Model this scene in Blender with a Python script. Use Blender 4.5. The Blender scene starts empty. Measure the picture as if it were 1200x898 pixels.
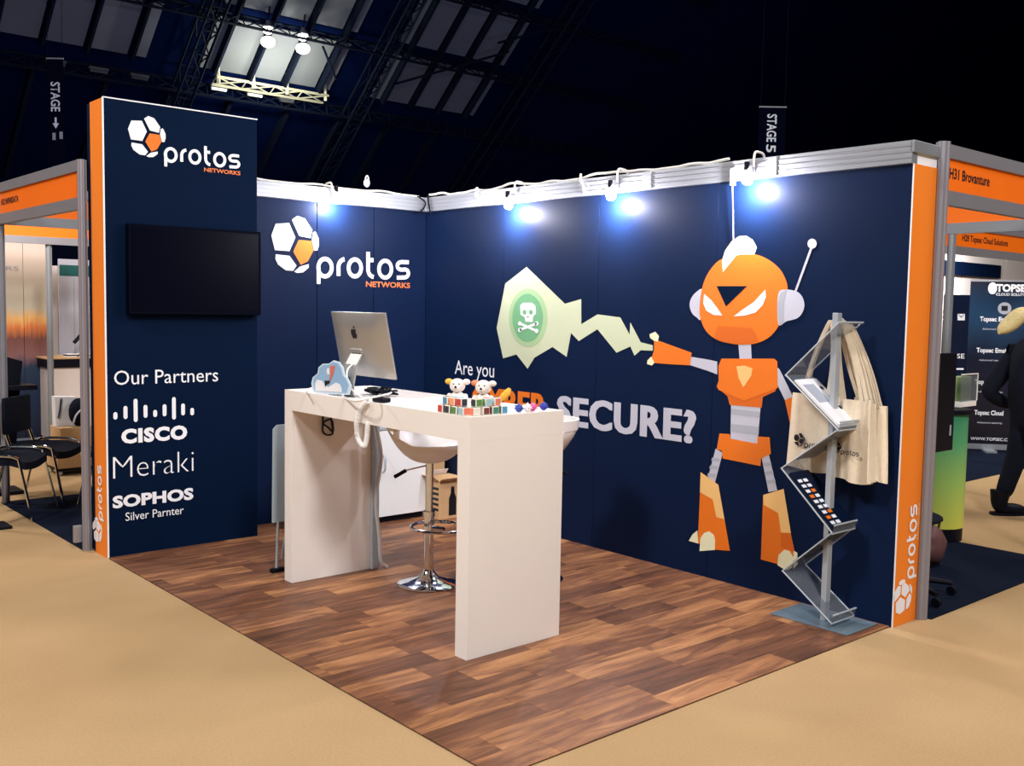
import bpy, bmesh, math, random
from mathutils import Vector, Matrix
random.seed(7)
SC = bpy.context.scene
COL = SC.collection

# ------------------------------------------------------------------ camera, world, light
F_PX = 1173.944
CAM_M = Matrix(((0.754099, 0.036308, -0.655756), (-0.656524, 0.068468, -0.751191), (0.017624, 0.996992, 0.075469)))
CAM_L = Vector((-4.83389, -6.31408, 1.62))
cd = bpy.data.cameras.new('camera'); cd.sensor_fit = 'HORIZONTAL'; cd.sensor_width = 36.0
cd.lens = F_PX / 1200 * 36.0; cd.clip_end = 300; cd.clip_start = 0.05
cam = bpy.data.objects.new('camera', cd); COL.objects.link(cam)
cam.matrix_world = Matrix.Translation(CAM_L) @ CAM_M.to_4x4()
SC.camera = cam

def s2l(c):
    c = c / 255.0
    return c / 12.92 if c <= 0.04045 else ((c + 0.055) / 1.055) ** 2.4
def rgb(r, g, b): return (s2l(r), s2l(g), s2l(b), 1.0)

w = bpy.data.worlds.new('world'); SC.world = w; w.use_nodes = True
w.node_tree.nodes['Background'].inputs[0].default_value = rgb(0, 5, 22)
w.node_tree.nodes['Background'].inputs[1].default_value = 1.0
SC.view_settings.view_transform = 'Standard'; SC.view_settings.look = 'None'
SC.view_settings.exposure = 0.0; SC.view_settings.gamma = 1.0; SC.view_settings.use_curve_mapping = False

def area(name, loc, target, size, energy, color):
    l = bpy.data.lights.new(name, 'AREA'); l.shape = 'DISK'; l.size = size; l.energy = energy; l.color = color
    o = bpy.data.objects.new(name, l); COL.objects.link(o); o.location = loc
    o.rotation_euler = (Vector(target) - Vector(loc)).to_track_quat('-Z', 'Y').to_euler(); return o
area('hall_floodlight', (-9.5, -3.0, 8.5), (-2.5, -2.5, 0), 1.6, 800, (1.0, 0.96, 0.94))
area('hall_floodlight', (-4.5, -11.0, 8.5), (-1.0, -2.0, 0.3), 2.0, 1050, (1.0, 0.96, 0.95))
area('hall_floodlight', (6.0, -7.0, 8.5), (0.5, -4.0, 0), 3.5, 520, (1.0, 0.93, 0.88))
area('hall_floodlight', (-6.5, 7.0, 8.5), (-3.5, 2.0, 0), 1.5, 600, (1.0, 0.90, 0.83))
area('hall_floodlight', (6.0, 3.5, 8.0), (5.0, -1.0, 0), 1.5, 330, (1.0, 0.90, 0.83))
area('added_roof_fill', (6.0, 14.0, 4.0), (12.0, 31.0, 10.0), 6.0, 260, (0.50, 0.58, 1.0))  # added dim blue fill lifting the dark roof, no real fixture

area('added_roof_fill', (24.0, 4.0, 4.0), (30.0, 26.0, 14.0), 6.0, 420, (0.50, 0.58, 1.0))  # second added blue fill, for the dark roof further right
# ------------------------------------------------------------------ helpers
def ray(px, py): return CAM_M @ Vector((px - 600.0, 449.0 - py, -F_PX))
def on(px, py, ax, val):
    r = ray(px, py); t = (val - CAM_L[ax]) / r[ax]; return CAM_L + r * t
def pts_on(crop, ps, ax, val):                                  # points read off the photograph, laid on the real plane they belong to
    ox, oy, s = crop
    return [on(ox + x / s, oy + y / s, ax, val) for x, y in ps]

_ofs = {}
def root_loc(o):
    while o.parent: o = o.parent
    return Vector(o.location)
def link_mesh(name, bm, mat, parent=None, smooth=False, loc=None):
    me = bpy.data.meshes.new(name)
    if parent is not None: off = root_loc(parent)
    else: off = Vector(loc) if loc is not None else Vector((0, 0, 0))
    bm.transform(Matrix.Translation(-off))
    bmesh.ops.recalc_face_normals(bm, faces=bm.faces)
    bm.to_mesh(me); bm.free()
    if smooth:
        for p in me.polygons: p.use_smooth = True
        try: me.set_sharp_from_angle(angle=math.radians(40))
        except Exception: pass
    if mat: me.materials.append(mat)
    o = bpy.data.objects.new(name, me); COL.objects.link(o)
    if parent is not None: o.parent = parent
    else: o.location = off
    return o
def thing(name, label, cat, loc=(0, 0, 0), group=None):
    o = bpy.data.objects.new(name, None); COL.objects.link(o); o.location = loc; o.empty_display_size = 0.05
    o['label'] = label; o['category'] = cat
    if group: o['group'] = group
    return o
def tag(o, label, cat, group=None):
    o['label'] = label; o['category'] = cat
    if group: o['group'] = group
    return o
def struct(o, label=None, cat=None):
    o['kind'] = 'structure'
    if label: o['label'] = label
    if cat: o['category'] = cat
    return o
def copy_tree(o, parent=None):
    c = o.copy(); COL.objects.link(c)
    if parent is not None: c.parent = parent
    for ch in list(o.children): copy_tree(ch, c)
    return c

def box(bm, a, b, bevel=0.0):
    x0, y0, z0 = (min(a[i], b[i]) for i in range(3)); x1, y1, z1 = (max(a[i], b[i]) for i in range(3))
    r = bmesh.ops.create_cube(bm, size=1.0)
    for v in r['verts']:
        v.co = Vector((x0 + (v.co.x + .5) * (x1 - x0), y0 + (v.co.y + .5) * (y1 - y0), z0 + (v.co.z + .5) * (z1 - z0)))
    if bevel > 0:
        es = set(e for v in r['verts'] for e in v.link_edges)
        bmesh.ops.bevel(bm, geom=list(es), offset=bevel, segments=2, affect='EDGES', profile=0.5)
    return bm
def B(a, b, bevel=0.0):
    bm = bmesh.new(); return box(bm, a, b, bevel)
def frame_of(d):
    d = d.normalized(); up = Vector((0, 0, 1)) if abs(d.z) < .95 else Vector((1, 0, 0))
    s = d.cross(up).normalized(); return s, s.cross(d).normalized()
def tube(bm, pts, r, n=8, closed=False, caps=True):
    pts = [Vector(p) for p in pts]; rings = []
    m = len(pts)
    s = None
    for i, p in enumerate(pts):
        if closed: d = pts[(i + 1) % m] - pts[i - 1]
        else: d = pts[min(i + 1, m - 1)] - pts[max(i - 1, 0)]
        d.normalize()
        if s is None: s, t = frame_of(d)
        else:
            s = (s - d * s.dot(d)); s = s.normalized() if s.length > 1e-6 else frame_of(d)[0]
            t = s.cross(d).normalized()
        rr = r[i] if isinstance(r, (list, tuple)) else r
        rings.append([bm.verts.new(p + (s * math.cos(2 * math.pi * k / n) + t * math.sin(2 * math.pi * k / n)) * rr) for k in range(n)])
    rng = range(m) if closed else range(m - 1)
    for i in rng:
        a, b = rings[i], rings[(i + 1) % m]
        for k in range(n): bm.faces.new((a[k], a[(k + 1) % n], b[(k + 1) % n], b[k]))
    if caps and not closed:
        bm.faces.new(rings[0][::-1]); bm.faces.new(rings[-1])
    return bm
def T(pts, r, n=8, closed=False): return tube(bmesh.new(), pts, r, n, closed)
def bar(bm, a, b, wx):                                          # thin square bar between two points
    return tube(bm, [a, b], wx * .7, 4)
def lathe(bm, prof, c, n=32):
    c = Vector(c); rings = []
    for r, z in prof:
        if r < 1e-5: rings.append([bm.verts.new(c + Vector((0, 0, z)))])
        else: rings.append([bm.verts.new(c + Vector((r * math.cos(2 * math.pi * k / n), r * math.sin(2 * math.pi * k / n), z))) for k in range(n)])
    for a, b in zip(rings, rings[1:]):
        for k in range(n):
            k2 = (k + 1) % n
            if len(a) == 1 and len(b) == 1: break
            if len(a) == 1: bm.faces.new((a[0], b[k2], b[k]))
            elif len(b) == 1: bm.faces.new((a[k], a[k2], b[0]))
            else: bm.faces.new((a[k], a[k2], b[k2], b[k]))
    for rg in (rings[0], rings[-1]):
        if len(rg) > 1: bm.faces.new(rg)
    return bm
def ball(bm, c, r, sx=1, sy=1, sz=1, n=14):
    m = Matrix.Translation(Vector(c)) @ Matrix.Diagonal((sx, sy, sz, 1))
    bmesh.ops.create_uvsphere(bm, u_segments=n, v_segments=max(6, n * 2 // 3), radius=r, matrix=m); return bm
def prism(bm, ps, nrm, th, off=0.0):                            # polygon in a plane, given thickness along its normal
    nrm = Vector(nrm); a = [bm.verts.new(Vector(p) + nrm * off) for p in ps]; b = [bm.verts.new(Vector(p) + nrm * (off + th)) for p in ps]
    n = len(ps)
    for k in range(n): bm.faces.new((a[k], a[(k + 1) % n], b[(k + 1) % n], b[k]))
    bm.faces.new(b); bm.faces.new(a[::-1]); return bm
def smooth_loop(ps, n=4):
    out = []; m = len(ps)
    ps = [Vector(p) for p in ps]
    for i in range(m):
        p0, p1, p2, p3 = ps[i - 1], ps[i], ps[(i + 1) % m], ps[(i + 2) % m]
        for k in range(n):
            t = k / n
            out.append(0.5 * ((2 * p1) + (p2 - p0) * t + (2 * p0 - 5 * p1 + 4 * p2 - p3) * t * t + (3 * p1 - p0 - 3 * p2 + p3) * t ** 3))
    return out
def smooth_path(ps, n=6):
    ps = [Vector(p) for p in ps]; q = [ps[0] * 2 - ps[1]] + ps + [ps[-1] * 2 - ps[-2]]; out = []
    for i in range(1, len(q) - 2):
        p0, p1, p2, p3 = q[i - 1], q[i], q[i + 1], q[i + 2]
        for k in range(n):
            t = k / n
            out.append(0.5 * ((2 * p1) + (p2 - p0) * t + (2 * p0 - 5 * p1 + 4 * p2 - p3) * t * t + (3 * p1 - p0 - 3 * p2 + p3) * t ** 3))
    out.append(ps[-1]); return out

# ------------------------------------------------------------------ materials
def mat(name, col, rough=0.6, metal=0.0, noise=0.0, nscale=8.0, bump=0.0, bscale=60.0, spec=0.4, emit=None, estr=0.0, trans=0.0, sheen=0.0, stretch=None, alpha=1.0):
    m = bpy.data.materials.new(name); m.use_nodes = True; nt = m.node_tree; b = nt.nodes['Principled BSDF']
    b.inputs['Base Color'].default_value = col; b.inputs['Roughness'].default_value = rough; b.inputs['Metallic'].default_value = metal
    b.inputs['Specular IOR Level'].default_value = spec
    b.inputs['Transmission Weight'].default_value = trans; b.inputs['Alpha'].default_value = alpha
    if sheen: b.inputs['Sheen Weight'].default_value = sheen
    if emit: b.inputs['Emission Color'].default_value = emit; b.inputs['Emission Strength'].default_value = estr
    tc = nt.nodes.new('ShaderNodeTexCoord'); src = tc.outputs['Object']
    if stretch:
        mp = nt.nodes.new('ShaderNodeMapping'); mp.inputs['Scale'].default_value = stretch; nt.links.new(src, mp.inputs[0]); src = mp.outputs[0]
    if noise > 0:
        n = nt.nodes.new('ShaderNodeTexNoise'); n.inputs['Scale'].default_value = nscale; n.inputs['Detail'].default_value = 5
        nt.links.new(src, n.inputs['Vector'])
        mx = nt.nodes.new('ShaderNodeMix'); mx.data_type = 'RGBA'
        mx.inputs[6].default_value = tuple(c * (1 - noise) for c in col[:3]) + (1,); mx.inputs[7].default_value = tuple(min(1, c * (1 + noise)) for c in col[:3]) + (1,)
        nt.links.new(n.outputs['Fac'], mx.inputs[0]); nt.links.new(mx.outputs[2], b.inputs['Base Color'])
    if bump > 0:
        n2 = nt.nodes.new('ShaderNodeTexNoise'); n2.inputs['Scale'].default_value = bscale; n2.inputs['Detail'].default_value = 4
        nt.links.new(src, n2.inputs['Vector']); bp = nt.nodes.new('ShaderNodeBump'); bp.inputs['Strength'].default_value = bump; bp.inputs['Distance'].default_value = 0.01
        nt.links.new(n2.outputs['Fac'], bp.inputs['Height']); nt.links.new(bp.outputs[0], b.inputs['Normal'])
    return m
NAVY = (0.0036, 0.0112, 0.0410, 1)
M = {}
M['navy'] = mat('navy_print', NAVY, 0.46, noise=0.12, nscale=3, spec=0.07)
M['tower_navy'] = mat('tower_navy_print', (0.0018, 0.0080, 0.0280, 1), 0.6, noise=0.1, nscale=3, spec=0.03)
M['orange'] = mat('orange_print', rgb(235, 128, 35), 0.5, noise=0.05, nscale=4, spec=0.25)
M['fascia_orange'] = mat('fascia_orange', rgb(240, 112, 15), 0.45, noise=0.05, nscale=4)
M['white_print'] = mat('white_print', rgb(232, 234, 240), 0.55, noise=0.02)
M['grey_print'] = mat('grey_print', rgb(188, 190, 205), 0.55, noise=0.03)
M['grey_print2'] = mat('grey_stripe_print', rgb(165, 170, 182), 0.55, noise=0.03)
M['robot_orange'] = mat('bright_orange_print', rgb(226, 114, 20), 0.6, noise=0.04, nscale=4)
M['robot_dark'] = mat('deep_orange_print', rgb(208, 98, 16), 0.6, noise=0.04)
M['cream'] = mat('cream_print', rgb(228, 226, 190), 0.6, noise=0.03)
M['sand'] = mat('sand_print', rgb(236, 190, 120), 0.6, noise=0.03)
M['flash'] = mat('pale_green_print', rgb(194, 203, 172), 0.6, noise=0.03)
M['mint'] = mat('mint_print', rgb(160, 192, 145), 0.6, noise=0.03)
M['green_print'] = mat('green_print', rgb(110, 170, 125), 0.6, noise=0.03)
M['net_orange'] = mat('wordmark_orange', rgb(225, 120, 60), 0.5, noise=0.03)
M['alu'] = mat('aluminium', (0.36, 0.39, 0.43, 1), 0.38, 0.6, noise=0.06, nscale=5, bump=0.05, stretch=(1, 1, 8))
M['alu_dark'] = mat('worn_aluminium', (0.30, 0.30, 0.34, 1), 0.45, 0.5, noise=0.08, nscale=6)
M['white_gloss'] = mat('white_laminate', rgb(236, 230, 224), 0.38, noise=0.03, nscale=3, bump=0.02)
M['white_cab'] = mat('white_cabinet', rgb(225, 228, 230), 0.45, noise=0.03, nscale=5)
M['white_plastic'] = mat('white_plastic', rgb(238, 236, 234), 0.3, noise=0.02)
M['chrome'] = mat('chrome', (0.75, 0.77, 0.8, 1), 0.1, 1.0, noise=0.02)
M['silver'] = mat('brushed_silver', (0.52, 0.51, 0.50, 1), 0.38, 0.7, noise=0.03, nscale=20)
M['steel'] = mat('grey_steel', (0.42, 0.47, 0.52, 1), 0.45, 0.3, noise=0.05)
M['black'] = mat('black_plastic', (0.0025, 0.0035, 0.009, 1), 0.5, noise=0.1, spec=0.15)
M['black_screen'] = mat('black_screen', (0.0006, 0.0012, 0.0055, 1), 0.3, noise=0.02, spec=0.06)
M['black_cloth'] = mat('black_fabric', (0.006, 0.008, 0.016, 1), 0.9, noise=0.3, nscale=30, bump=0.3, spec=0.1)
M['dark_carpet'] = mat('dark_blue_carpet', (0.006, 0.010, 0.024, 1), 0.95, noise=0.35, nscale=60, bump=0.5, bscale=300, spec=0.05)
M['canvas'] = mat('cream_canvas', rgb(226, 212, 188), 0.9, noise=0.10, nscale=30, bump=0.4, bscale=200, spec=0.1)
M['card'] = mat('brown_cardboard', rgb(196, 160, 118), 0.85, noise=0.12, nscale=10, bump=0.15)
M['paper'] = mat('white_paper', rgb(228, 228, 232), 0.6, noise=0.05, nscale=12)
M['ink'] = mat('dark_ink', (0.006, 0.006, 0.012, 1), 0.5)
M['grey_cable'] = mat('grey_cable', rgb(190, 190, 186), 0.5, noise=0.05)
M['plush'] = mat('white_plush', rgb(240, 232, 226), 0.95, noise=0.08, nscale=60, bump=0.5, bscale=200)
M['plush_pink'] = mat('peach_plush', rgb(232, 140, 100), 0.95, noise=0.1, nscale=60, bump=0.5, bscale=200)
M['plush_yellow'] = mat('yellow_plush', rgb(240, 180, 70), 0.95, noise=0.1, nscale=60)
M['glass_green'] = mat('frosted_base_plate', rgb(104, 122, 134), 0.22, 0.1, noise=0.06, spec=0.5)
M['panel_white'] = mat('white_shell_panel', rgb(225, 214, 208), 0.6, noise=0.04, nscale=2)
M['skin'] = mat('skin', rgb(225, 170, 135), 0.55, noise=0.05, nscale=30)
M['hair'] = mat('blonde_hair', rgb(226, 208, 150), 0.6, noise=0.3, nscale=30, bump=0.4, bscale=80, stretch=(1, 1, 4))
M['teal'] = mat('teal_print', rgb(20, 90, 90), 0.5, noise=0.05)
M['light_navy'] = mat('banner_navy', (0.002, 0.007, 0.026, 1), 0.4, noise=0.15, spec=0.15)
M['bag'] = mat('maroon_leather', rgb(95, 62, 62), 0.6, noise=0.25, nscale=14, bump=0.3, bscale=30)
M['lamp_glow'] = mat('lamp_lens', (1, 1, 1, 1), 0.3, emit=(0.93, 0.97, 1.0, 1), estr=14.0)
M['bay_glow'] = mat('bay_lamp_glow', (1, 1, 1, 1), 0.3, emit=(1.0, 0.96, 0.85, 1), estr=5.0)
M['batten'] = mat('batten_tube', (1, 1, 1, 1), 0.3, emit=(0.8, 0.85, 0.9, 1), estr=0.35)
M['batten_off'] = mat('batten_unlit', (0.05, 0.055, 0.08, 1), 0.6)
M['roof'] = mat('dark_roof', (0.0010, 0.0050, 0.038, 1), 0.9, spec=0.02, noise=0.3, nscale=0.3)
M['roof_steel'] = mat('roof_steelwork', (0.0045, 0.008, 0.024, 1), 0.8, noise=0.2, nscale=1, spec=0.08)
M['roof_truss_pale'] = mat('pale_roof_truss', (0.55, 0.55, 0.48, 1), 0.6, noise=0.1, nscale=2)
M['pane'] = mat('roof_blind', (0.145, 0.162, 0.22, 1), 0.85, noise=0.22, nscale=0.5, bump=0.1, bscale=4)
M['hall_wall'] = mat('hall_wall_dark', (0.006, 0.010, 0.030, 1), 0.95, noise=0.4, nscale=0.4, spec=0.02)
M['wood_base'] = mat('wood_underlay', (0.035, 0.018, 0.012, 1), 0.8)

M['tv_black'] = mat('matt_black_casing', (0.0008, 0.0016, 0.006, 1), 0.6, noise=0.05, spec=0.03)
def carpet_mat():
    m = mat('tan_hall_carpet', rgb(200, 170, 130), 0.95, spec=0.05, bump=0.35, bscale=350, noise=0.1, nscale=1.2)
    nt = m.node_tree; b = nt.nodes['Principled BSDF']; tc = nt.nodes.new('ShaderNodeTexCoord')
    n = nt.nodes.new('ShaderNodeTexNoise'); n.inputs['Scale'].default_value = 0.9; n.inputs['Detail'].default_value = 3
    f = nt.nodes.new('ShaderNodeTexNoise'); f.inputs['Scale'].default_value = 90; f.inputs['Detail'].default_value = 2
    nt.links.new(tc.outputs['Object'], n.inputs['Vector']); nt.links.new(tc.outputs['Object'], f.inputs['Vector'])
    r = nt.nodes.new('ShaderNodeValToRGB'); r.color_ramp.elements[0].position = 0.35; r.color_ramp.elements[1].position = 0.7
    r.color_ramp.elements[0].color = rgb(174, 144, 105); r.color_ramp.elements[1].color = rgb(186, 156, 116)
    mx = nt.nodes.new('ShaderNodeMix'); mx.data_type = 'RGBA'; mx.blend_type = 'MULTIPLY'; mx.inputs[0].default_value = 0.25
    nt.links.new(n.outputs['Fac'], r.inputs[0]); nt.links.new(r.outputs[0], mx.inputs[6]); nt.links.new(f.outputs['Fac'], mx.inputs[7])
    nt.links.new(mx.outputs[2], b.inputs['Base Color']); return m
M['carpet'] = carpet_mat()

def wood_mat():
    m = bpy.data.materials.new('walnut_vinyl'); m.use_nodes = True; nt = m.node_tree; b = nt.nodes['Principled BSDF']
    b.inputs['Specular IOR Level'].default_value = 0.35
    N = nt.nodes.new; L = nt.links.new
    tc = N('ShaderNodeTexCoord'); oi = N('ShaderNodeObjectInfo')
    sc = N('ShaderNodeVectorMath'); sc.operation = 'SCALE'; sc.inputs[3].default_value = 37.0
    cmb = N('ShaderNodeCombineXYZ'); L(oi.outputs['Random'], cmb.inputs[0]); L(oi.outputs['Random'], cmb.inputs[1]); L(oi.outputs['Random'], cmb.inputs[2])
    L(cmb.outputs[0], sc.inputs[0]); add = N('ShaderNodeVectorMath'); add.operation = 'ADD'; L(tc.outputs['Object'], add.inputs[0]); L(sc.outputs[0], add.inputs[1])
    mp = N('ShaderNodeMapping'); mp.inputs['Scale'].default_value = (1.3, 9.0, 1.0); L(add.outputs[0], mp.inputs[0])
    n = N('ShaderNodeTexNoise'); n.inputs['Scale'].default_value = 1.6; n.inputs['Detail'].default_value = 6; n.inputs['Roughness'].default_value = 0.6; n.inputs['Distortion'].default_value = 0.9
    L(mp.outputs[0], n.inputs['Vector'])
    mp2 = N('ShaderNodeMapping'); mp2.inputs['Scale'].default_value = (4, 90.0, 1.0); L(add.outputs[0], mp2.inputs[0])
    n2 = N('ShaderNodeTexNoise'); n2.inputs['Scale'].default_value = 2.0; n2.inputs['Detail'].default_value = 3; L(mp2.outputs[0], n2.inputs['Vector'])
    ramp = N('ShaderNodeValToRGB'); e = ramp.color_ramp.elements
    e[0].position = 0.22; e[0].color = rgb(74, 46, 32); e[1].position = 0.80; e[1].color = rgb(204, 152, 104)
    x = e.new(0.42); x.color = rgb(112, 72, 50); x = e.new(0.58); x.color = rgb(156, 108, 70)
    a1 = N('ShaderNodeMath'); a1.operation = 'MULTIPLY_ADD'; a1.inputs[1].default_value = 0.24; L(oi.outputs['Random'], a1.inputs[0])
    a0 = N('ShaderNodeMath'); a0.operation = 'MULTIPLY_ADD'; a0.inputs[1].default_value = 0.9; a0.inputs[2].default_value = -0.10; L(n.outputs['Fac'], a0.inputs[0]); L(a0.outputs[0], a1.inputs[2])
    a2 = N('ShaderNodeMath'); a2.operation = 'MULTIPLY_ADD'; a2.inputs[1].default_value = 0.16; L(n2.outputs['Fac'], a2.inputs[0]); 
    a3 = N('ShaderNodeMath'); a3.operation = 'SUBTRACT'; a3.inputs[1].default_value = 0.10; L(a1.outputs[0], a3.inputs[0]); L(a3.outputs[0], a2.inputs[2])
    L(a2.outputs[0], ramp.inputs[0]); L(ramp.outputs[0], b.inputs['Base Color'])
    b.inputs['Roughness'].default_value = 0.5
    bp = N('ShaderNodeBump'); bp.inputs['Strength'].default_value = 0.08; L(n2.outputs['Fac'], bp.inputs['Height']); L(bp.outputs[0], b.inputs['Normal'])
    return m
M['wood'] = wood_mat()

def ramp_mat(name, stops, axis=2, rough=0.6, noise=0.0, nscale=4.0):
    """printed vertical gradient, in the object's own 0..1 box"""
    m = bpy.data.materials.new(name); m.use_nodes = True; nt = m.node_tree; b = nt.nodes['Principled BSDF']; b.inputs['Roughness'].default_value = rough
    tc = nt.nodes.new('ShaderNodeTexCoord'); sp = nt.nodes.new('ShaderNodeSeparateXYZ'); nt.links.new(tc.outputs['Generated'], sp.inputs[0])
    src = sp.outputs[axis]
    if noise:
        n = nt.nodes.new('ShaderNodeTexNoise'); n.inputs['Scale'].default_value = nscale; n.inputs['Detail'].default_value = 6; nt.links.new(tc.outputs['Generated'], n.inputs['Vector'])
        a = nt.nodes.new('ShaderNodeMath'); a.operation = 'MULTIPLY_ADD'; a.inputs[1].default_value = noise; nt.links.new(n.outputs['Fac'], a.inputs[0]); nt.links.new(src, a.inputs[2])
        s = nt.nodes.new('ShaderNodeMath'); s.operation = 'SUBTRACT'; s.inputs[1].default_value = noise * .5; nt.links.new(a.outputs[0], s.inputs[0]); src = s.outputs[0]
    r = nt.nodes.new('ShaderNodeValToRGB'); e = r.color_ramp.elements
    e[0].position, e[0].color = stops[0]; e[1].position, e[1].color = stops[-1]
    for p, c in stops[1:-1]: x = e.new(p); x.color = c
    nt.links.new(src, r.inputs[0]); nt.links.new(r.outputs[0], b.inputs['Base Color']); return m
M['sunset'] = ramp_mat('sunset_print', [(0.0, rgb(3, 14, 38)), (0.20, rgb(8, 38, 74)), (0.36, rgb(30, 52, 80)), (0.42, rgb(120, 80, 80)), (0.50, rgb(105, 60, 50)), (0.56, rgb(215, 120, 60)), (0.61, rgb(255, 200, 120)), (0.66, rgb(232, 226, 205)), (1.0, rgb(226, 205, 196))], noise=0.10, nscale=6)
M['green_grad'] = ramp_mat('green_yellow_print', [(0.0, rgb(205, 205, 85)), (0.4, rgb(150, 190, 95)), (0.75, rgb(80, 160, 110)), (1.0, rgb(50, 140, 105))], rough=0.4)
M['box_green'] = ramp_mat('leaflet_green', [(0.0, rgb(120, 135, 90)), (0.5, rgb(80, 110, 75)), (1.0, rgb(140, 160, 110))], noise=0.5, nscale=7)
M['banner_grad'] = ramp_mat('banner_print', [(0.0, rgb(6, 10, 28)), (0.55, rgb(8, 20, 44)), (0.8, rgb(30, 62, 92)), (1.0, rgb(20, 24, 40))], rough=0.28, noise=0.2, nscale=2)
M['iMac_grad'] = M['silver']

def acrylic_mat():
    m = bpy.data.materials.new('clear_acrylic'); m.use_nodes = True; nt = m.node_tree; nt.nodes.clear()
    out = nt.nodes.new('ShaderNodeOutputMaterial'); mx = nt.nodes.new('ShaderNodeMixShader'); tr = nt.nodes.new('ShaderNodeBsdfTransparent'); g = nt.nodes.new('ShaderNodeBsdfPrincipled')
    tr.inputs[0].default_value = (0.86, 0.88, 0.90, 1); g.inputs['Base Color'].default_value = (0.25, 0.27, 0.30, 1); g.inputs['Roughness'].default_value = 0.08
    lw = nt.nodes.new('ShaderNodeLayerWeight'); lw.inputs[0].default_value = 0.25
    a = nt.nodes.new('ShaderNodeMath'); a.operation = 'MULTIPLY_ADD'; a.inputs[1].default_value = 0.45; a.inputs[2].default_value = 0.10; nt.links.new(lw.outputs['Facing'], a.inputs[0])
    nt.links.new(a.outputs[0], mx.inputs[0]); nt.links.new(tr.outputs[0], mx.inputs[1]); nt.links.new(g.outputs[0], mx.inputs[2]); nt.links.new(mx.outputs[0], out.inputs[0]); return m
M['acrylic'] = acrylic_mat()
M['acrylic_edge'] = mat('polished_acrylic_edge', rgb(165, 175, 182), 0.3, noise=0.15, nscale=10)

# ------------------------------------------------------------------ lettering
_cap = {}
def text_mesh(s, bold=0.0, spacing=1.0):
    cu = bpy.data.curves.new('lettering', 'FONT'); cu.body = s; cu.size = 1.0; cu.offset = bold; cu.space_character = spacing; cu.resolution_u = 3
    o = bpy.data.objects.new('lettering', cu); COL.objects.link(o)
    dg = bpy.context.evaluated_depsgraph_get(); dg.update()
    me = bpy.data.meshes.new_from_object(o.evaluated_get(dg)); COL.objects.unlink(o); bpy.data.objects.remove(o)
    return me
def cap_h(bold):
    if bold not in _cap:
        me = text_mesh('H', bold); _cap[bold] = (min(v.co.y for v in me.vertices), max(v.co.y for v in me.vertices))
    return _cap[bold]
def letter(parent, s, origin, U, V, nrm, width, cap, m, bold=0.0, off=0.002, th=0.0012, spacing=1.0, name='lettering', label=None, heavy=0.0):
    """lettering as thin cut vinyl: baseline starts at origin, runs width along U, capitals cap high along V"""
    me = text_mesh(s, bold, spacing); y0, y1 = cap_h(bold)
    x0 = min(v.co.x for v in me.vertices); x1 = max(v.co.x for v in me.vertices)
    U, V, nrm, origin = Vector(U), Vector(V), Vector(nrm), Vector(origin)
    bm = bmesh.new(); bm.from_mesh(me)
    for v in bm.verts:
        u = (v.co.x - x0) / (x1 - x0) * width; k = (v.co.y - y0) / (y1 - y0) * cap
        v.co = origin + U * u + V * k + nrm * (off + th)
    if heavy:                                                   # a second, shifted layer thickens the strokes
        cp_ = bm.copy(); me2 = bpy.data.meshes.new('layer'); cp_.transform(Matrix.Translation(U * heavy * width + nrm * .0004)); cp_.to_mesh(me2); cp_.free()
        bm.from_mesh(me2); bpy.data.meshes.remove(me2)
    o = link_mesh(name, bm, m, parent)
    if label: o['label'] = label
    return o
def letter_px(parent, s, ax, val, pL, pR, ptop, m, bold=0.0, **k):
    a, b, t = on(*pL, ax, val), on(*pR, ax, val), on(*ptop, ax, val)
    U = Vector((0, -1, 0)) if ax == 0 else Vector((1, 0, 0)); N = Vector((-1, 0, 0)) if ax == 0 else Vector((0, -1, 0))
    z = 0.5 * (a.z + b.z); cap = t.z - a.z; a.z = z
    return letter(parent, s, a, U, (0, 0, 1), N, abs((b - a).dot(U)), cap, m, bold, **k)

# the ball-and-word emblem of the stand, in its own 0..1 frame (u right, v up)
_LC = (300, 220, 5.44)
def _lg(ps):
    a = on(300 + 95 / 5.44, 220 + 305 / 5.44, 1, .31); b = on(300 + 982 / 5.44, 220 + 305 / 5.44, 1, .31); wd = b.x - a.x
    return [((p.x - a.x) / wd, (p.z - a.z) / wd) for p in pts_on(_LC, ps, 1, .31)]
LOGO_W = [_lg(p) for p in ([(97, 305), (125, 230), (210, 226), (250, 318), (212, 405), (120, 398)], [(228, 205), (262, 180), (310, 197), (357, 270), (347, 322), (275, 308)],
    [(362, 288), (378, 280), (398, 325), (400, 365), (390, 400), (370, 402), (355, 335)], [(125, 425), (212, 435), (257, 497), (235, 530), (190, 527), (140, 490), (123, 455)],
    [(243, 536), (280, 503), (335, 488), (335, 510), (300, 540), (262, 544)])]
LOGO_O = _lg([(272, 333), (350, 340), (366, 400), (330, 470), (285, 492), (236, 408)])
def _arc(cx, cy, rx, ry, a0, a1, n=18): return [(cx + rx * math.cos(math.radians(a0 + (a1 - a0) * i / n)), cy + ry * math.sin(math.radians(a0 + (a1 - a0) * i / n))) for i in range(n + 1)]
WORD = [ _arc(439, 510, 43, 56, 0, 360, 28), [(398, 505), (398, 614)],
    [(525, 562), (525, 510)] + _arc(566, 505, 41, 48, 180, 265, 8), _arc(629, 512, 40, 54, 0, 360, 28),
    [(713, 410), (713, 520)] + _arc(752, 520, 39, 50, 180, 95, 8), [(713, 462), (748, 462)], _arc(822, 520, 40, 54, 0, 360, 28),
    [(972, 476), (925, 474)] + _arc(925, 499, 26, 24, 270, 90, 10) + [(942, 523)] + _arc(944, 547, 26, 26, -90, 90, 10) + [(896, 574)] ]
WORD = [_lg(s) for s in WORD]
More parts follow.
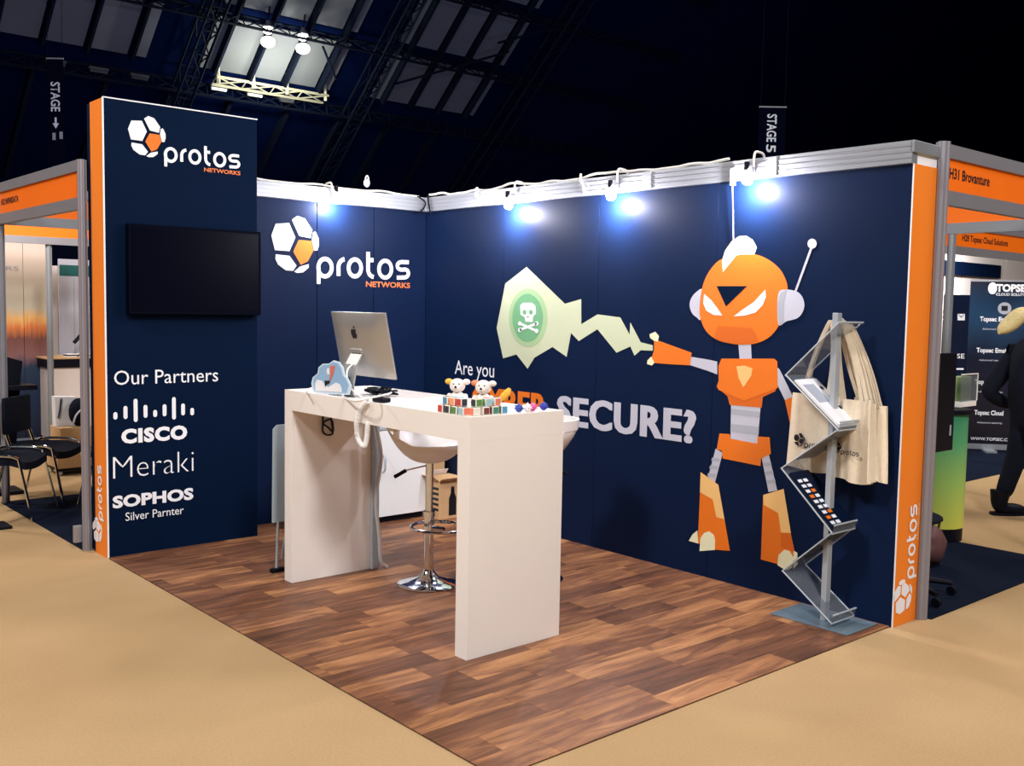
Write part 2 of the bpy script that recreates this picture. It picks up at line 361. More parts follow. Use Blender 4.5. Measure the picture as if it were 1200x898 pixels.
def ribbon2d(ps, wd, closed):
    """outline quads of a stroke, list of 4-point polygons"""
    out = []; n = len(ps)
    V2 = [Vector((p[0], p[1])) for p in ps]
    L, R = [], []
    for i, p in enumerate(V2):
        if closed: d = V2[(i + 1) % (n - 1)] - V2[(i - 1) % (n - 1)] if 0 < i < n - 1 else V2[1] - V2[n - 2]
        else: d = V2[min(i + 1, n - 1)] - V2[max(i - 1, 0)]
        d.normalize(); q = Vector((-d.y, d.x)) * wd / 2; L.append(p + q); R.append(p - q)
    for i in range(n - 1): out.append([L[i], L[i + 1], R[i + 1], R[i]])
    return out
def emblem(parent, origin, U, V, nrm, size, mw, mo, mn, word=True, net=True, off=0.002):
    U, V, nrm, origin = Vector(U), Vector(V), Vector(nrm), Vector(origin)
    P = lambda p: origin + U * (p[0] * size) + V * (p[1] * size)
    bm = bmesh.new()
    for poly in LOGO_W: prism(bm, [P(p) for p in poly], nrm, 0.001, off)
    link_mesh('ball_emblem', bm, mw, parent)
    bm = bmesh.new(); prism(bm, [P(p) for p in LOGO_O], nrm, 0.001, off); o = link_mesh('ball_emblem', bm, mo, parent)
    if mo is not mw: o['label'] = 'orange centre pentagon of the ball emblem'
    if word:
        bm = bmesh.new()
        for s in WORD:
            cl = abs(s[0][0] - s[-1][0]) < 1e-4 and abs(s[0][1] - s[-1][1]) < 1e-4
            for q in ribbon2d(s, 0.0262, cl): prism(bm, [P(p) for p in q], nrm, 0.001, off + .0003 * WORD.index(s))
        link_mesh('lettering', bm, mw, parent)
        if net:
            a = _lg([(700, 632)])[0]; b = _lg([(981, 641)])[0]; t = _lg([(700, 597)])[0]
            z = (a[1] + b[1]) / 2
            letter(parent, 'NETWORKS', P((a[0], z)), U, V, nrm, (b[0] - a[0]) * size, (t[1] - a[1]) * size, mn, 0.02, off=off)

# ================================================================== STRUCTURE
fl = struct(link_mesh('floor', B((-40, -30, -0.1), (60, 45, 0.0)), M['carpet']))
fl['label'] = 'tan carpet covering the hall floor'
# wooden vinyl floor of the stand: base plus every plank
X0, X1, Y0, Y1 = -2.66, 0.0, -3.785, 0.31
wf = struct(link_mesh('wood_floor', B((X0, Y0, 0.0005), (X1, Y1, 0.0035)), M['wood_base'], loc=(X0, Y0, 0)), 'brown walnut plank floor of the exhibition stand')
PW = 0.148; y = Y0; row = 0
while y < Y1 - 0.01:
    y2 = min(y + PW, Y1); x = X0 - random.uniform(0.0, 0.6)
    while x < X1 - 0.02:
        ln = random.choice((0.42, 0.5, 0.58, 0.66)); a, b = max(x, X0), min(x + ln, X1)
        if b - a > 0.02:
            bm = B((a + .0005, y + .0005, 0.0035), (b - .0005, y2 - .0005, 0.0066))
            # the plank's own centre is its origin, so that its grain differs from its neighbours'
            me = link_mesh('plank', bm, M['wood'], wf)
        x += ln
    y = y2; row += 1
dc1 = struct(link_mesh('floor_left_stand', B((-2.715, 0.30, 0.0), (-0.3, 2.26, 0.006)), M['dark_carpet'], loc=(-2.7, .3, 0)), 'dark blue carpet of the stand behind the tall navy tower')
dc2 = struct(link_mesh('floor_right_stand', B((0.30, -3.86, 0.0), (2.22, -1.9, 0.006)), M['dark_carpet'], loc=(.3, -3.86, 0)), 'dark blue carpet of the stand beside the orange wall end')
dc3 = struct(link_mesh('floor_far_stand', B((4.3, -1.95, 0.0), (14, 1.0, 0.006)), M['dark_carpet'], loc=(4.3, -1.95, 0)), 'dark carpet under the tall rolled banner stand')
dc4 = struct(link_mesh('floor_rear_stand', B((-4.5, 5.1, 0.0), (1, 6.3, 0.006)), M['dark_carpet'], loc=(-4.5, 5.1, 0)), 'dark carpet strip below the sunset panel')

# back wall (y = .31) and right wall (x = 0) made of printed panels
WT = 2.372
wb = struct(link_mesh('wall_back', B((-2.60, 0.325, 0.0), (0.02, 0.36, WT)), M['tower_navy'], loc=(-1.3, .34, 0)), 'navy printed back wall of the stand')
for i in range(3):
    a = -1.66 + i * 0.83 if i else -2.58; b = -1.66 + (i + 1) * 0.83 if i else -0.83
    a, b = [(-2.58, -1.002), (-1.0, -0.502), (-0.5, 0.0)][i]
    link_mesh('panel', B((a + .0015, 0.31, 0.0), (b - .0015, 0.324, WT), 0.001), M['navy'], wb)
wr = struct(link_mesh('wall_right', B((0.015, -3.795, 0.0), (0.21, 0.31, WT)), M['tower_navy'], loc=(.1, -1.7, 0)), 'navy printed right wall of the stand')
ys = [0.31, -0.66, -1.63, -2.60, -3.7965]
for i in range(4):
    link_mesh('panel', B((0.0, ys[i + 1] + .0015, 0.0), (0.014, ys[i] - .0015, WT), 0.001), M['navy'], wr)
ep = link_mesh('end_panel', B((0.0, -3.80, 0.0), (0.245, -3.7955, WT), 0.0), M['orange'], wr); ep['label'] = 'orange end panel with white emblem'
link_mesh('edge_strip', B((-0.003, -3.802, 0.0), (0.003, -3.7965, WT)), M['white_print'], wr)['label'] = 'thin white edge strip'
emblem(wb, on(300 + 95 / 5.44, 220 + 305 / 5.44, 1, .31), (1, 0, 0), (0, 0, 1), (0, -1, 0),
       on(480.5, 276, 1, .31).x - on(317.5, 276, 1, .31).x, M['white_print'], M['robot_orange'], M['net_orange'])
# logo running up the orange end: u axis points up, v axis points left in the picture
e0 = on(1060, 718, 1, -3.80); e1 = on(1060, 594, 1, -3.80)
emblem(ep, (on(1056, 700, 1, -3.80).x - 0.01, -3.80, e0.z), (0, 0, 1), (-1, 0, 0), (0, -1, 0), e1.z - e0.z, M['white_print'], M['white_print'], M['sand'], off=0.001)

# aluminium head rails with their locks
r1 = struct(link_mesh('trim_1', B((-1.64, 0.285, WT), (0.03, 0.345, 2.485), 0.004), M['alu'], loc=(-.8, .31, WT)), 'aluminium head rail on the back wall')
for z in (WT + .028, WT + .057, WT + .086): link_mesh('groove', B((-1.64, 0.2815, z - .002), (0.0, 0.286, z + .002)), M['alu_dark'], r1)
r2 = struct(link_mesh('trim_2', B((-0.025, -3.80, WT), (0.035, 0.30, 2.485), 0.004), M['alu'], loc=(0, -1.7, WT)), 'aluminium head rail on the right wall')
for z in (WT + .028, WT + .057, WT + .086): link_mesh('groove', B((-0.0285, -3.80, z - .002), (-0.024, 0.28, z + .002)), M['alu_dark'], r2)
for yy in (-0.66, -2.06, -2.98): link_mesh('lock_plate', B((-0.033, yy - .035, WT + .004), (-0.024, yy + .035, 2.48), .002), M['alu'], r2)
link_mesh('return_rail', B((-0.025, -3.81, 2.425), (0.25, -3.79, 2.485), .003), M['alu'], r2)
link_mesh('return_strip', B((0.0, -3.795, WT), (0.245, -3.785, 2.425)), M['white_print'], r2)

# ---- the hall: far wall, sloping roof with glazed bays
struct(link_mesh('wall_far', B((-60, 35.6, 0), (90, 36.0, 7.0)), M['hall_wall'], loc=(10, 35.8, 0)), 'dark far wall of the hall')
def RP(x, y, d=0.0):                                            # a point d metres below the roof slope z = 38 - 0.9 y
    n = Vector((0, 0.9, 1)).normalized(); return Vector((x, y, 38 - 0.9 * y)) - n * d
bm = bmesh.new(); prof = [(36.0, 5.6), (10.0, 29.0), (-4.0, 33.0), (-20.0, 29.0), (-46.0, 5.6)]
for (ya, za), (yb, zb) in zip(prof, prof[1:]):
    vs = [bm.verts.new(p) for p in ((-60, ya, za), (90, ya, za), (90, yb, zb), (-60, yb, zb), (-60, ya, za + .3), (90, ya, za + .3), (90, yb, zb + .3), (-60, yb, zb + .3))]
    for f in ((0, 1, 2, 3), (4, 5, 6, 7), (0, 1, 5, 4), (2, 3, 7, 6), (0, 3, 7, 4), (1, 2, 6, 5)): bm.faces.new([vs[i] for i in f])
ceil = struct(link_mesh('ceiling', bm, M['roof']), 'dark arched roof of the hall')
pn = {}
def roof_box(xa, xb, ya, yb, d0, d1):
    bm = bmesh.new(); vs = [bm.verts.new(RP(x, y, d)) for d in (d0, d1) for y in (ya, yb) for x in (xa, xb)]
    for f in ((0, 1, 3, 2), (4, 5, 7, 6), (0, 1, 5, 4), (2, 3, 7, 6), (0, 2, 6, 4), (1, 3, 7, 5)): bm.faces.new([vs[i] for i in f])
    return bm
rows = [(30.55, 28.85), (28.42, 26.62), (26.2, 24.4), (24.0, 22.2)]
for bay in range(-1, 2):
    bx = 12.04 + 7.6 * bay - (7.6 if bay < 0 else 0) * 0
    for ri, (ya, yb) in enumerate(rows):
        for (p0, p1) in ((-0.62, -0.18), (0.0, 1.27), (1.49, 2.74), (2.97, 4.27), (4.55, 4.95)):
            if bay == 2 and p0 > 4.4: continue
            link_mesh('roof_pane', roof_box(bx + p0, bx + p1, ya, yb, 0.05, 0.13), M['pane'], ceil)
    # dark glazing bars between the panes
    for q in (-0.09, 1.38, 2.855, 4.41):
        link_mesh('glazing_bar', roof_box(bx + q - .05, bx + q + .05, 30.6, 22.0, 0.1, 0.42), M['roof_steel'], ceil)
def lattice(a, b, up, n, wd, m, name, parent):
    a, b, up = Vector(a), Vector(b), Vector(up); bm = bmesh.new()
    bar(bm, a, b, wd); bar(bm, a + up, b + up, wd)
    for i in range(n):
        p, q = a.lerp(b, i / n), a.lerp(b, (i + 1) / n)
        bar(bm, p, p + up, wd * .6); bar(bm, p, q + up, wd * .5); bar(bm, p + up, q, wd * .5)
    o = link_mesh(name, bm, m, parent); return o
for rx in (3.3, 10.9, 18.3, 26.1):                              # main arched ribs
    o = lattice(RP(rx - .32, 35.0, .9), RP(rx - .32, 20.0, .9), (.62, 0, 0), 20, .085, M['roof_steel'], 'arched_rib', ceil)
    lattice(RP(rx - .32, 35.0, .3), RP(rx - .32, 20.0, .3), (.62, 0, 0), 10, .08, M['roof_steel'], 'arched_rib', ceil)
for yy in (28.63, 26.4, 24.2):                                  # purlin trusses across the bays
    lattice(RP(-8, yy, .25), RP(34, yy, .25), RP(0, 0, .65) - RP(0, 0, 0), 46, .075, M['roof_steel'], 'purlin_truss', ceil)
lattice((-8, 31.05, 9.95), (34, 31.05, 9.95), (0, -.1, -.45), 40, .08, M['roof_steel'], 'purlin_truss', ceil)
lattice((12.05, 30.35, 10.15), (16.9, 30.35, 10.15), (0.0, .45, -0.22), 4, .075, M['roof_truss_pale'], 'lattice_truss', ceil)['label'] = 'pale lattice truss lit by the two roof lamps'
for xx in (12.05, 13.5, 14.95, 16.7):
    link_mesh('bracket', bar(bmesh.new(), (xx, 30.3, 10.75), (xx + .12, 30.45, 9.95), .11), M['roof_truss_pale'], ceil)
def brace(p, q):
    link_mesh('brace', bar(bmesh.new(), RP(p[0], p[1], .8), RP(q[0], q[1], .8), .075), M['roof_steel'], ceil)
brace((19.2, 29.6), (23.8, 27.6)); brace((15.4, 28.8), (16.6, 29.8)); brace((23, 27.4), (25.6, 26.3))
for xx in (-3, 0.5, 3.2, 5.7, 8.2, 10.6, 13.0, 15.5, 18, 20.4, 23):  # faint slanting ribs on the lower roof
    link_mesh('lower_rib', roof_box(xx, xx + .16, 31.4, 35.2, 0.02, 0.3), M['roof_steel'], ceil)
for i, (x, lit) in enumerate(((14.6 - 1.0, 1), (15.1, 1))):
    c = Vector(((13.55, 15.02)[i], 28.95, (11.72, 11.78)[i] + .05))
    c = CAM_L + ray((314, 355)[i], (42, 50)[i]) * ((28.3 - CAM_L.y) / ray((314, 355)[i], (42, 50)[i]).y)
    t = thing('bay_lamp', ('glowing roof lamp nearer the tower, above the pale truss', 'glowing roof lamp further right, below the diagonal brace')[i], 'lamp', c, 'roof lamps above the lit bay')
    link_mesh('housing', lathe(bmesh.new(), [(0.0, .55), (.07, .55), (.10, .42), (.2, .36), (.2, .30), (0, .30)], c, 16), M['alu'], t, True)
    link_mesh('upper_glow', ball(bmesh.new(), c + Vector((0, 0, .22)), .20, 1, 1, .8), M['bay_glow'], t, True)
    link_mesh('globe', ball(bmesh.new(), c + Vector((0, 0, -.22)), .27, 1, 1, .75), M['bay_glow'], t, True)
    link_mesh('hanger', T([c + Vector((0, 0, .5)), RP(c.x, 28.1 , .0)], .03, 6), M['roof_steel'], t)
    l = bpy.data.lights.new('bay_lamp_light', 'POINT'); l.energy = 330; l.color = (1.0, 0.96, 0.66); l.shadow_soft_size = .3
    lo = bpy.data.objects.new('bay_lamp_light', l); COL.objects.link(lo); lo.parent = t; lo.location = (0, 0.25, -1.55)
for i, (px, py, lit, lb) in enumerate(((256, 105, 1, 'lit batten light below the lamp-lit roof bay, nearest the tower'), (298, 112, 1, 'lit batten light below the lamp-lit roof bay, middle one'), (335, 119, 0, 'unlit batten light below the lamp-lit roof bay'),
        (65, 75, 0, 'unlit batten light beside the dark hanging stage sign'), (115, 84, 0, 'unlit batten light above the orange tower edge'), (163, 92, 0, 'unlit batten light over the navy tower emblem'))):
    c = on(px, py, 1, 30.9); t = thing('batten_light', lb, 'light', c, 'batten lights under the roof edge')
    link_mesh('casing', B(c + Vector((-.34, -.1, .05)), c + Vector((.34, .1, .14))), M['batten_off'], t)
    link_mesh('tube', T([c + Vector((-.30, -.05, 0)), c + Vector((.30, -.05, 0))], .055, 8), M['batten'] if lit else M['batten_off'], t)

# ================================================================== TALL TOWER
TW = thing('display_tower', 'tall navy display tower listing partners, with orange edge and black screen', 'display tower', (-2.15, .12, 0))
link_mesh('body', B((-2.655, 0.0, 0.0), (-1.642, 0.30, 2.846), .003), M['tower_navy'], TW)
oe = link_mesh('end_panel', B((-2.662, 0.002, 0.0), (-2.6555, 0.222, 2.846)), M['orange'], TW); oe['label'] = 'orange end panel with faint white emblem'
link_mesh('edge_strip', B((-2.664, -0.004, 0.0), (-2.655, 0.002, 2.85)), M['white_print'], TW)['label'] = 'thin white corner strip'
link_mesh('top_strip', B((-2.66, -0.004, 2.846), (-1.64, 0.006, 2.853)), M['white_print'], TW)['label'] = 'thin white top edge'
a = on(149.5, 152, 1, 0); b = on(281, 152, 1, 0)
emblem(TW, (a.x, 0, on(150, 151, 1, 0).z), (1, 0, 0), (0, 0, 1), (0, -1, 0), b.x - a.x, M['white_print'], M['robot_orange'], M['net_orange'])
e0 = on(116, 637, 0, -2.662); e1 = on(116, 545, 0, -2.662)
emblem(oe, (-2.662, on(113.5, 600, 0, -2.662).y + .015, e0.z), (0, 0, 1), (0, 1, 0), (-1, 0, 0), e1.z - e0.z, M['white_print'], M['white_print'], M['sand'], net=False, off=0.001)
k = (100, 400, 3.4545); P = lambda x, y: (100 + x / 3.4545, 400 + y / 3.4545)
letter_px(TW, 'Our Partners', 1, 0, P(116, 176), P(537, 163), P(116, 119), M['white_print'], 0.0)
bm = bmesh.new()
for x, t_, b_ in ((121, 287, 317), (162, 262, 315), (203, 233, 327), (243, 258, 310), (282, 278, 307), (320, 255, 304), (358, 226, 317), (395, 252, 300), (432, 270, 300)):
    q = on(*P(x, (t_ + b_) / 2), 1, 0); zt = on(*P(x, t_), 1, 0).z; zb = on(*P(x, b_), 1, 0).z; h = .0125
    ps = [(q.x + h * math.cos(u), 0, zt - h + h * math.sin(u)) for u in [math.pi * i / 6 for i in range(7)]] + [(q.x - h * math.cos(u), 0, zb + h - h * math.sin(u)) for u in [math.pi * i / 6 for i in range(7)]]
    prism(bm, ps, (0, -1, 0), .001, .002)
link_mesh('bar_emblem', bm, M['white_print'], TW)
letter_px(TW, 'CISCO', 1, 0, P(145, 413), P(412, 399), P(145, 354), M['white_print'], 0.055, spacing=1.12)
letter_px(TW, 'Meraki', 1, 0, P(112, 554), P(438, 526), P(112, 468), M['white_print'], -0.018)
letter_px(TW, 'SOPHOS', 1, 0, P(110, 677), P(437, 641), P(110, 627), M['white_print'], 0.045, spacing=1.03)
letter_px(TW, 'Silver Parnter', 1, 0, P(162, 725), P(397, 701), P(162, 692), M['white_print'], 0.0)

tv = thing('television', 'black flat television mounted on the navy tower', 'television', (-2.09, -.04, 1.55))
link_mesh('casing', B((-2.535, -0.062, 1.535), (-1.645, -0.012, 2.095), .004), M['tv_black'], tv)
link_mesh('screen', B((-2.515, -0.0645, 1.560), (-1.665, -0.0615, 2.078)), M['black_screen'], tv)
link_mesh('wall_bracket', B((-2.25, -0.013, 1.7), (-1.95, -0.0005, 1.95)), M['black'], tv)

# ================================================================== MURAL ON THE RIGHT WALL
C6, C7, C8 = (570, 260, 3.454), (790, 260, 4.083), (790, 440, 3.744)
def dec(name, crop, ps, m, lay, parent, sm=False, label=None):
    q = pts_on(crop, ps, 0, 0.0)
    if sm: q = smooth_loop(q, 4)
    o = link_mesh(name, prism(bmesh.new(), q, (-1, 0, 0), .0008, .0004 + lay * .0009), m, parent)
    if label: o['label'] = label
    return o
rb = dec('printed_robot', C7, [(228, 655), (480, 655), (495, 668), (497, 795), (335, 857), (215, 805), (205, 788), (215, 760), (213, 690)], M['robot_orange'], 2, wr, label='printed orange robot with angry eyes and antenna')
dec('lower_chest', C8, [(192, 40), (455, 40), (445, 70), (390, 95), (385, 142), (245, 130), (235, 92), (192, 55)], M['robot_dark'], 1, rb)
dec('neck', C7, [(308, 580), (368, 580), (372, 662), (315, 664)], M['grey_print'], 1, rb)
dec('left_ear', C7, [(140, 328), (105, 338), (82, 368), (75, 400), (85, 435), (108, 457), (130, 462)], M['grey_print'], 1, rb, True)
dec('right_ear', C7, [(500, 345), (540, 325), (590, 335), (616, 362), (625, 400), (615, 435), (590, 462), (540, 476), (500, 490)], M['grey_print'], 3, rb, True)
hd = dec('head', C7, [(235, 176), (315, 155), (390, 156), (450, 180), (503, 222), (533, 272), (545, 325), (535, 410), (507, 488), (462, 548), (400, 580), (335, 588), (270, 583), (203, 563), (152, 520), (126, 455), (124, 395), (135, 320), (155, 262), (192, 207)], M['robot_orange'], 2, rb, True)
dec('ear_rim', C7, [(510, 340), (540, 325), (528, 380), (525, 430), (528, 478), (505, 490), (495, 440), (498, 385)], M['grey_print2'], 4, rb)
dec('crest', C7, [(235, 242), (230, 190), (245, 140), (275, 95), (312, 70), (348, 68), (378, 87), (397, 122), (386, 157), (322, 157), (300, 162)], M['cream'], 3, rb)
dec('forehead_triangle', C7, [(205, 308), (350, 308), (250, 405)], M['tower_navy'], 3, rb)
dec('eye', C7, [(145, 345), (178, 375), (207, 412), (232, 449), (190, 446), (155, 425), (141, 390)], M['white_print'], 3, rb)
dec('eye', C7, [(438, 325), (441, 360), (425, 400), (390, 435), (340, 449), (287, 453), (330, 420), (382, 385)], M['white_print'], 3, rb)
dec('jaw', C7, [(210, 498), (370, 508), (392, 535), (406, 572), (335, 586), (270, 582), (192, 558)], M['robot_dark'], 3, rb)
dec('shield', C7, [(300, 692), (338, 688), (377, 702), (370, 738), (333, 793), (310, 748)], M['sand'], 3, rb)
dec('antenna', C7, [(577, 332), (587, 334), (665, 122), (655, 118)], M['grey_print'], 2, rb)
dec('antenna_ball', C7, [(662 + 22 * math.cos(a), 105 + 24 * math.sin(a)) for a in [i * math.pi / 8 for i in range(16)]], M['grey_print'], 3, rb)
dec('left_arm', C6, [(818, 545), (898, 558), (935, 566), (935, 618), (898, 604), (818, 578)], M['grey_print'], 1, rb)
dec('left_hand', C6, [(680, 475), (832, 530), (825, 581), (735, 576), (672, 571), (668, 555), (680, 520)], M['robot_orange'], 2, rb)
for ps in ([(662, 455), (685, 445), (700, 463), (695, 486), (680, 482), (664, 470)], [(653, 562), (668, 546), (682, 570), (672, 582), (652, 576)]): dec('finger', C6, ps, M['cream'], 3, rb)
dec('right_arm', C7, [(488, 690), (506, 708), (570, 838), (532, 856), (488, 765)], M['grey_print'], 1, rb)
dec('right_hand', C8, [(487, 108), (524, 93), (545, 150), (530, 200), (510, 212)], M['robot_orange'], 2, rb)
dec('waist', C8, [(250, 125), (380, 135), (366, 300), (248, 278)], M['grey_print'], 0, rb)
for ps in ([(250, 145), (378, 160), (376, 185), (250, 168)], [(249, 212), (373, 226), (371, 262), (248, 244)]): dec('waist_band', C8, ps, M['grey_print2'], 1, rb)
dec('hips', C8, [(200, 255), (245, 258), (248, 278), (366, 300), (368, 268), (420, 272), (426, 345), (412, 350), (383, 365), (380, 398), (215, 365), (210, 330), (188, 325)], M['robot_orange'], 2, rb)
dec('left_leg', C8, [(183, 322), (214, 340), (180, 470), (150, 447)], M['grey_print'], 1, rb)
dec('right_leg', C8, [(385, 362), (416, 346), (453, 505), (415, 512)], M['grey_print'], 1, rb)
for k_ in range(3):
    y_ = 365 + k_ * 34
    dec('leg_band', C8, [(206 - (y_ - 340) * .26 - 32, y_ - 4), (206 - (y_ - 340) * .26 + 2, y_), (206 - (y_ - 340) * .26 - 1, y_ + 14), (206 - (y_ - 340) * .26 - 35, y_ + 10)], M['grey_print2'], 2, rb)
    y_ = 385 + k_ * 38
    dec('leg_band', C8, [(388 + (y_ - 362) * .2, y_), (420 + (y_ - 362) * .24, y_ - 5), (423 + (y_ - 362) * .24, y_ + 10), (391 + (y_ - 362) * .2, y_ + 14)], M['grey_print2'], 2, rb)
dec('left_foot', C8, [(118, 425), (195, 480), (222, 632), (246, 770), (180, 765), (105, 737), (115, 513)], M['robot_orange'], 2, rb)
dec('left_shin', C8, [(118, 425), (195, 480), (222, 632), (186, 622), (171, 545), (115, 513)], M['sand'], 3, rb)
dec('toe', C8, [(66, 726), (82, 698), (104, 680), (107, 738)], M['cream'], 3, rb)
dec('toe', C8, [(113, 771), (117, 715), (132, 692), (155, 684), (175, 700), (181, 722), (180, 766)], M['cream'], 3, rb)
dec('right_foot', C8, [(392, 525), (482, 498), (512, 690), (530, 775), (500, 840), (382, 808)], M['robot_orange'], 2, rb)
dec('right_shin', C8, [(392, 525), (482, 498), (514, 692), (470, 690), (458, 605), (395, 568)], M['sand'], 3, rb)
dec('shin_shade', C8, [(470, 690), (513, 694), (527, 775), (500, 765), (470, 755)], M['robot_dark'], 3, rb)
dec('toe', C8, [(455, 832), (460, 788), (485, 765), (508, 770), (527, 800), (518, 845), (492, 856)], M['cream'], 4, rb)
dec('toe', C8, [(526, 770), (542, 778), (543, 830), (524, 850)], M['cream'], 3, rb)
# the flash fired by the robot
flx = dec('printed_flash', C6, [(163, 183), (318, 332), (384, 313), (384, 415), (450, 375), (542, 387), (580, 457), (583, 408), (625, 488), (674, 500), (674, 522), (625, 520), (600, 542), (583, 505), (527, 530), (450, 435), (374, 483), (343, 450), (325, 547), (268, 507), (195, 550), (167, 595), (122, 537), (68, 553), (42, 430), (77, 250)], M['flash'], 0, wr, label='printed pale green jagged flash with skull badge')
ell = lambda cx, cy, rx, ry, n=28: [(cx + rx * math.cos(2 * math.pi * i / n), cy + ry * math.sin(2 * math.pi * i / n)) for i in range(n)]
dec('badge_ring', C6, ell(170, 388, 78, 118), M['mint'], 1, flx); dec('badge', C6, ell(168, 388, 62, 97), M['green_print'], 2, flx)
dec('skull', C6, [(138, 338), (150, 328), (185, 328), (199, 340), (202, 372), (190, 384), (188, 406), (160, 405), (156, 386), (140, 376)], M['white_print'], 3, flx)
dec('eye_socket', C6, ell(156, 366, 8, 10, 10), M['green_print'], 4, flx); dec('eye_socket', C6, ell(182, 366, 8, 10, 10), M['green_print'], 4, flx)
dec('nose_hole', C6, [(170, 378), (164, 388), (175, 388)], M['green_print'], 4, flx)
for (x0, y0, x1, y1) in ((137, 412, 205, 442), (137, 438, 205, 412)):
    dec('bone', C6, [(x0, y0 - 5), (x1, y1 - 5), (x1, y1 + 5), (x0, y0 + 5)], M['white_print'], 3 if y0 < y1 else 4, flx)
    for (cx, cy) in ((x0, y0), (x1, y1)): dec('bone_end', C6, ell(cx, cy, 7, 9, 10), M['white_print'], 4, flx)
letter_px(wr, 'Are you', 0, 0, (533.3, 438.2), (579.3, 442.6), (533.3, 422.2), M['white_print'], 0.0)
sz = on(652.5, 498, 0, 0); se = on(813.2, 519, 0, 0); st = on(652.5, 464.5, 0, 0)
letter(wr, 'SECURE?', (0, sz.y, (sz.z + se.z) / 2), (0, -1, 0), (0, 0, 1), (-1, 0, 0), sz.y - se.y, st.z - sz.z, M['grey_print'], 0.028, spacing=1.08, heavy=.012)
cs = on(553, 470, 0, 0); ce = on(640.5, 470, 0, 0)
letter(wr, 'CYBER', (0, cs.y, (sz.z + se.z) / 2), (0, -1, 0), (0, 0, 1), (-1, 0, 0), cs.y - ce.y, st.z - sz.z, M['robot_orange'], 0.028, spacing=1.08, heavy=.016, label='orange lettering')

# ================================================================== ARM LIGHTS ON THE HEAD RAILS
def arm_light(c, rail, side, label, en=9.0):
    """side: unit vector from the rail into the stand; c: centre of the lens"""
    c, side = Vector(c), Vector(side); top = Vector(rail); along = side.cross(Vector((0, 0, 1)))
    t = thing('arm_light', label, 'light', top, 'arm lights clipped over the head rails')
    hook = [top - side * .045 + Vector((0, 0, -.05)), top - side * .045 + Vector((0, 0, .02)), top + Vector((0, 0, .035)), top + side * .045 + Vector((0, 0, .02)), top + side * .045 + Vector((0, 0, -.10))]
    link_mesh('hook', T(smooth_path(hook, 4), .007, 8), M['white_plastic'], t, True)
    kn = Vector((c.x, c.y, c.z + .07)) + side * .01
    link_mesh('arm', T([top + side * .045 + Vector((0, 0, -.06)), kn], .008, 8), M['alu'], t, True)
    link_mesh('knuckle', lathe(bmesh.new(), [(0, -.02), (.016, -.02), (.016, .025), (0, .025)], kn, 10), M['black'], t)
    link_mesh('lamp_head', lathe(bmesh.new(), [(0.0, .07), (.018, .07), (.026, .045), (.036, .018), (.038, .0), (.034, .0), (.0, .012)], c, 20), M['white_plastic'], t, True)
    ln = link_mesh('lens', ball(bmesh.new(), c + Vector((0, 0, -.006)), .033, 1, 1, .8), M['lamp_glow'], t, True)
    ln.visible_shadow = True
    l = bpy.data.lights.new('arm_light_beam', 'POINT'); l.energy = en; l.color = (1.0, 0.94, 1.0); l.shadow_soft_size = 0.02
    lo = bpy.data.objects.new('arm_light_beam', l); COL.objects.link(lo); lo.parent = t
    p = c + Vector((0, 0, -.055)); lo.location = p - top
    return t
SX = (-1, 0, 0)
for px, py, lb in ((596, 240, 'bright arm light above the skull flash on the right wall'), (716, 229, 'bright arm light between the flash and the robot'), (876, 210, 'bright arm light right of the white string above the robot')):
    c = on(px, py, 0, -.10); arm_light(c, (0.003, c.y, 2.487), SX, lb, 50)
c = on(393, 233, 1, .215); arm_light(c, (c.x, .313, 2.487), (0, -1, 0), 'bright arm light above the emblem on the back wall', 40)

# cable run lying on the head rails, clips, string
pts = []
yy = 0.28
while yy > -2.72: pts.append((0.0 + .01 * math.sin(yy * 9), yy, 2.492 + .018 * max(0, math.sin(yy * 6.3)) + .010 * max(0, math.sin(yy * 15)))); yy -= .07
tag(link_mesh('power_cable', T(smooth_path(pts, 2), .009, 6), M['white_plastic'], loc=(0, -1.4, 2.49)), 'white power cable lying in waves along the right wall rail', 'cable')
pts = [(x_, .31, 2.492 + .012 * max(0, math.sin(x_ * 11))) for x_ in [-1.6 + .08 * i for i in range(20)]]
tag(link_mesh('power_cable', T(smooth_path(pts, 2), .008, 6), M['white_plastic'], loc=(-.8, .31, 2.49)), 'white power cable lying along the back wall rail', 'cable')
cc = bmesh.new()
tube(cc, smooth_path([(-.12, .27, 2.49), (-.05, .255, 2.44), (-.09, .262, 2.37), (-.14, .268, 2.35)], 5), .006, 6)
tube(cc, smooth_path([(-.02, .26, 2.50), (-.05, .22, 2.46), (-.045, .20, 2.37), (-.04, .2, 2.34)], 5), .007, 6)
tag(link_mesh('corner_cable', cc, M['black'], loc=(-.05, .25, 2.4)), 'black cable looping over the rail corner', 'cable')
def plug(loc, label):
    t = thing('cable_plug', label, 'plug', loc); l = Vector(loc)
    link_mesh('body', ball(bmesh.new(), l + Vector((0, 0, .03)), .026, 1, 1, 1.3, 10), M['steel'], t, True)
    link_mesh('loop', T([l + Vector((.0, .022 * math.cos(a), .055 + .03 * math.sin(a))) for a in [i * math.pi / 6 for i in range(7)]], .004, 6), M['white_plastic'], t)
plug((-0.03, -.62 + .25, 2.43), 'grey cable plug with white loop near the rail corner')
plug(on(430, 219, 1, .30), 'small grey plug standing on the back wall rail')
q = on(684, 222, 0, -.04)
tag(link_mesh('cable_tie', T(smooth_path([(q.x + .03, q.y + .06, 2.52), (q.x, q.y + .03, 2.47), (q.x - .01, q.y, 2.45), (q.x, q.y - .01, 2.38)], 5), .009, 6), M['grey_cable'], loc=q), 'twisted grey cable tie hanging over the right wall rail', 'cable tie')
q = on(859, 203, 0, -.045)
cl = thing('string_clip', 'small dark clip holding the white string above the robot', 'clip', q)
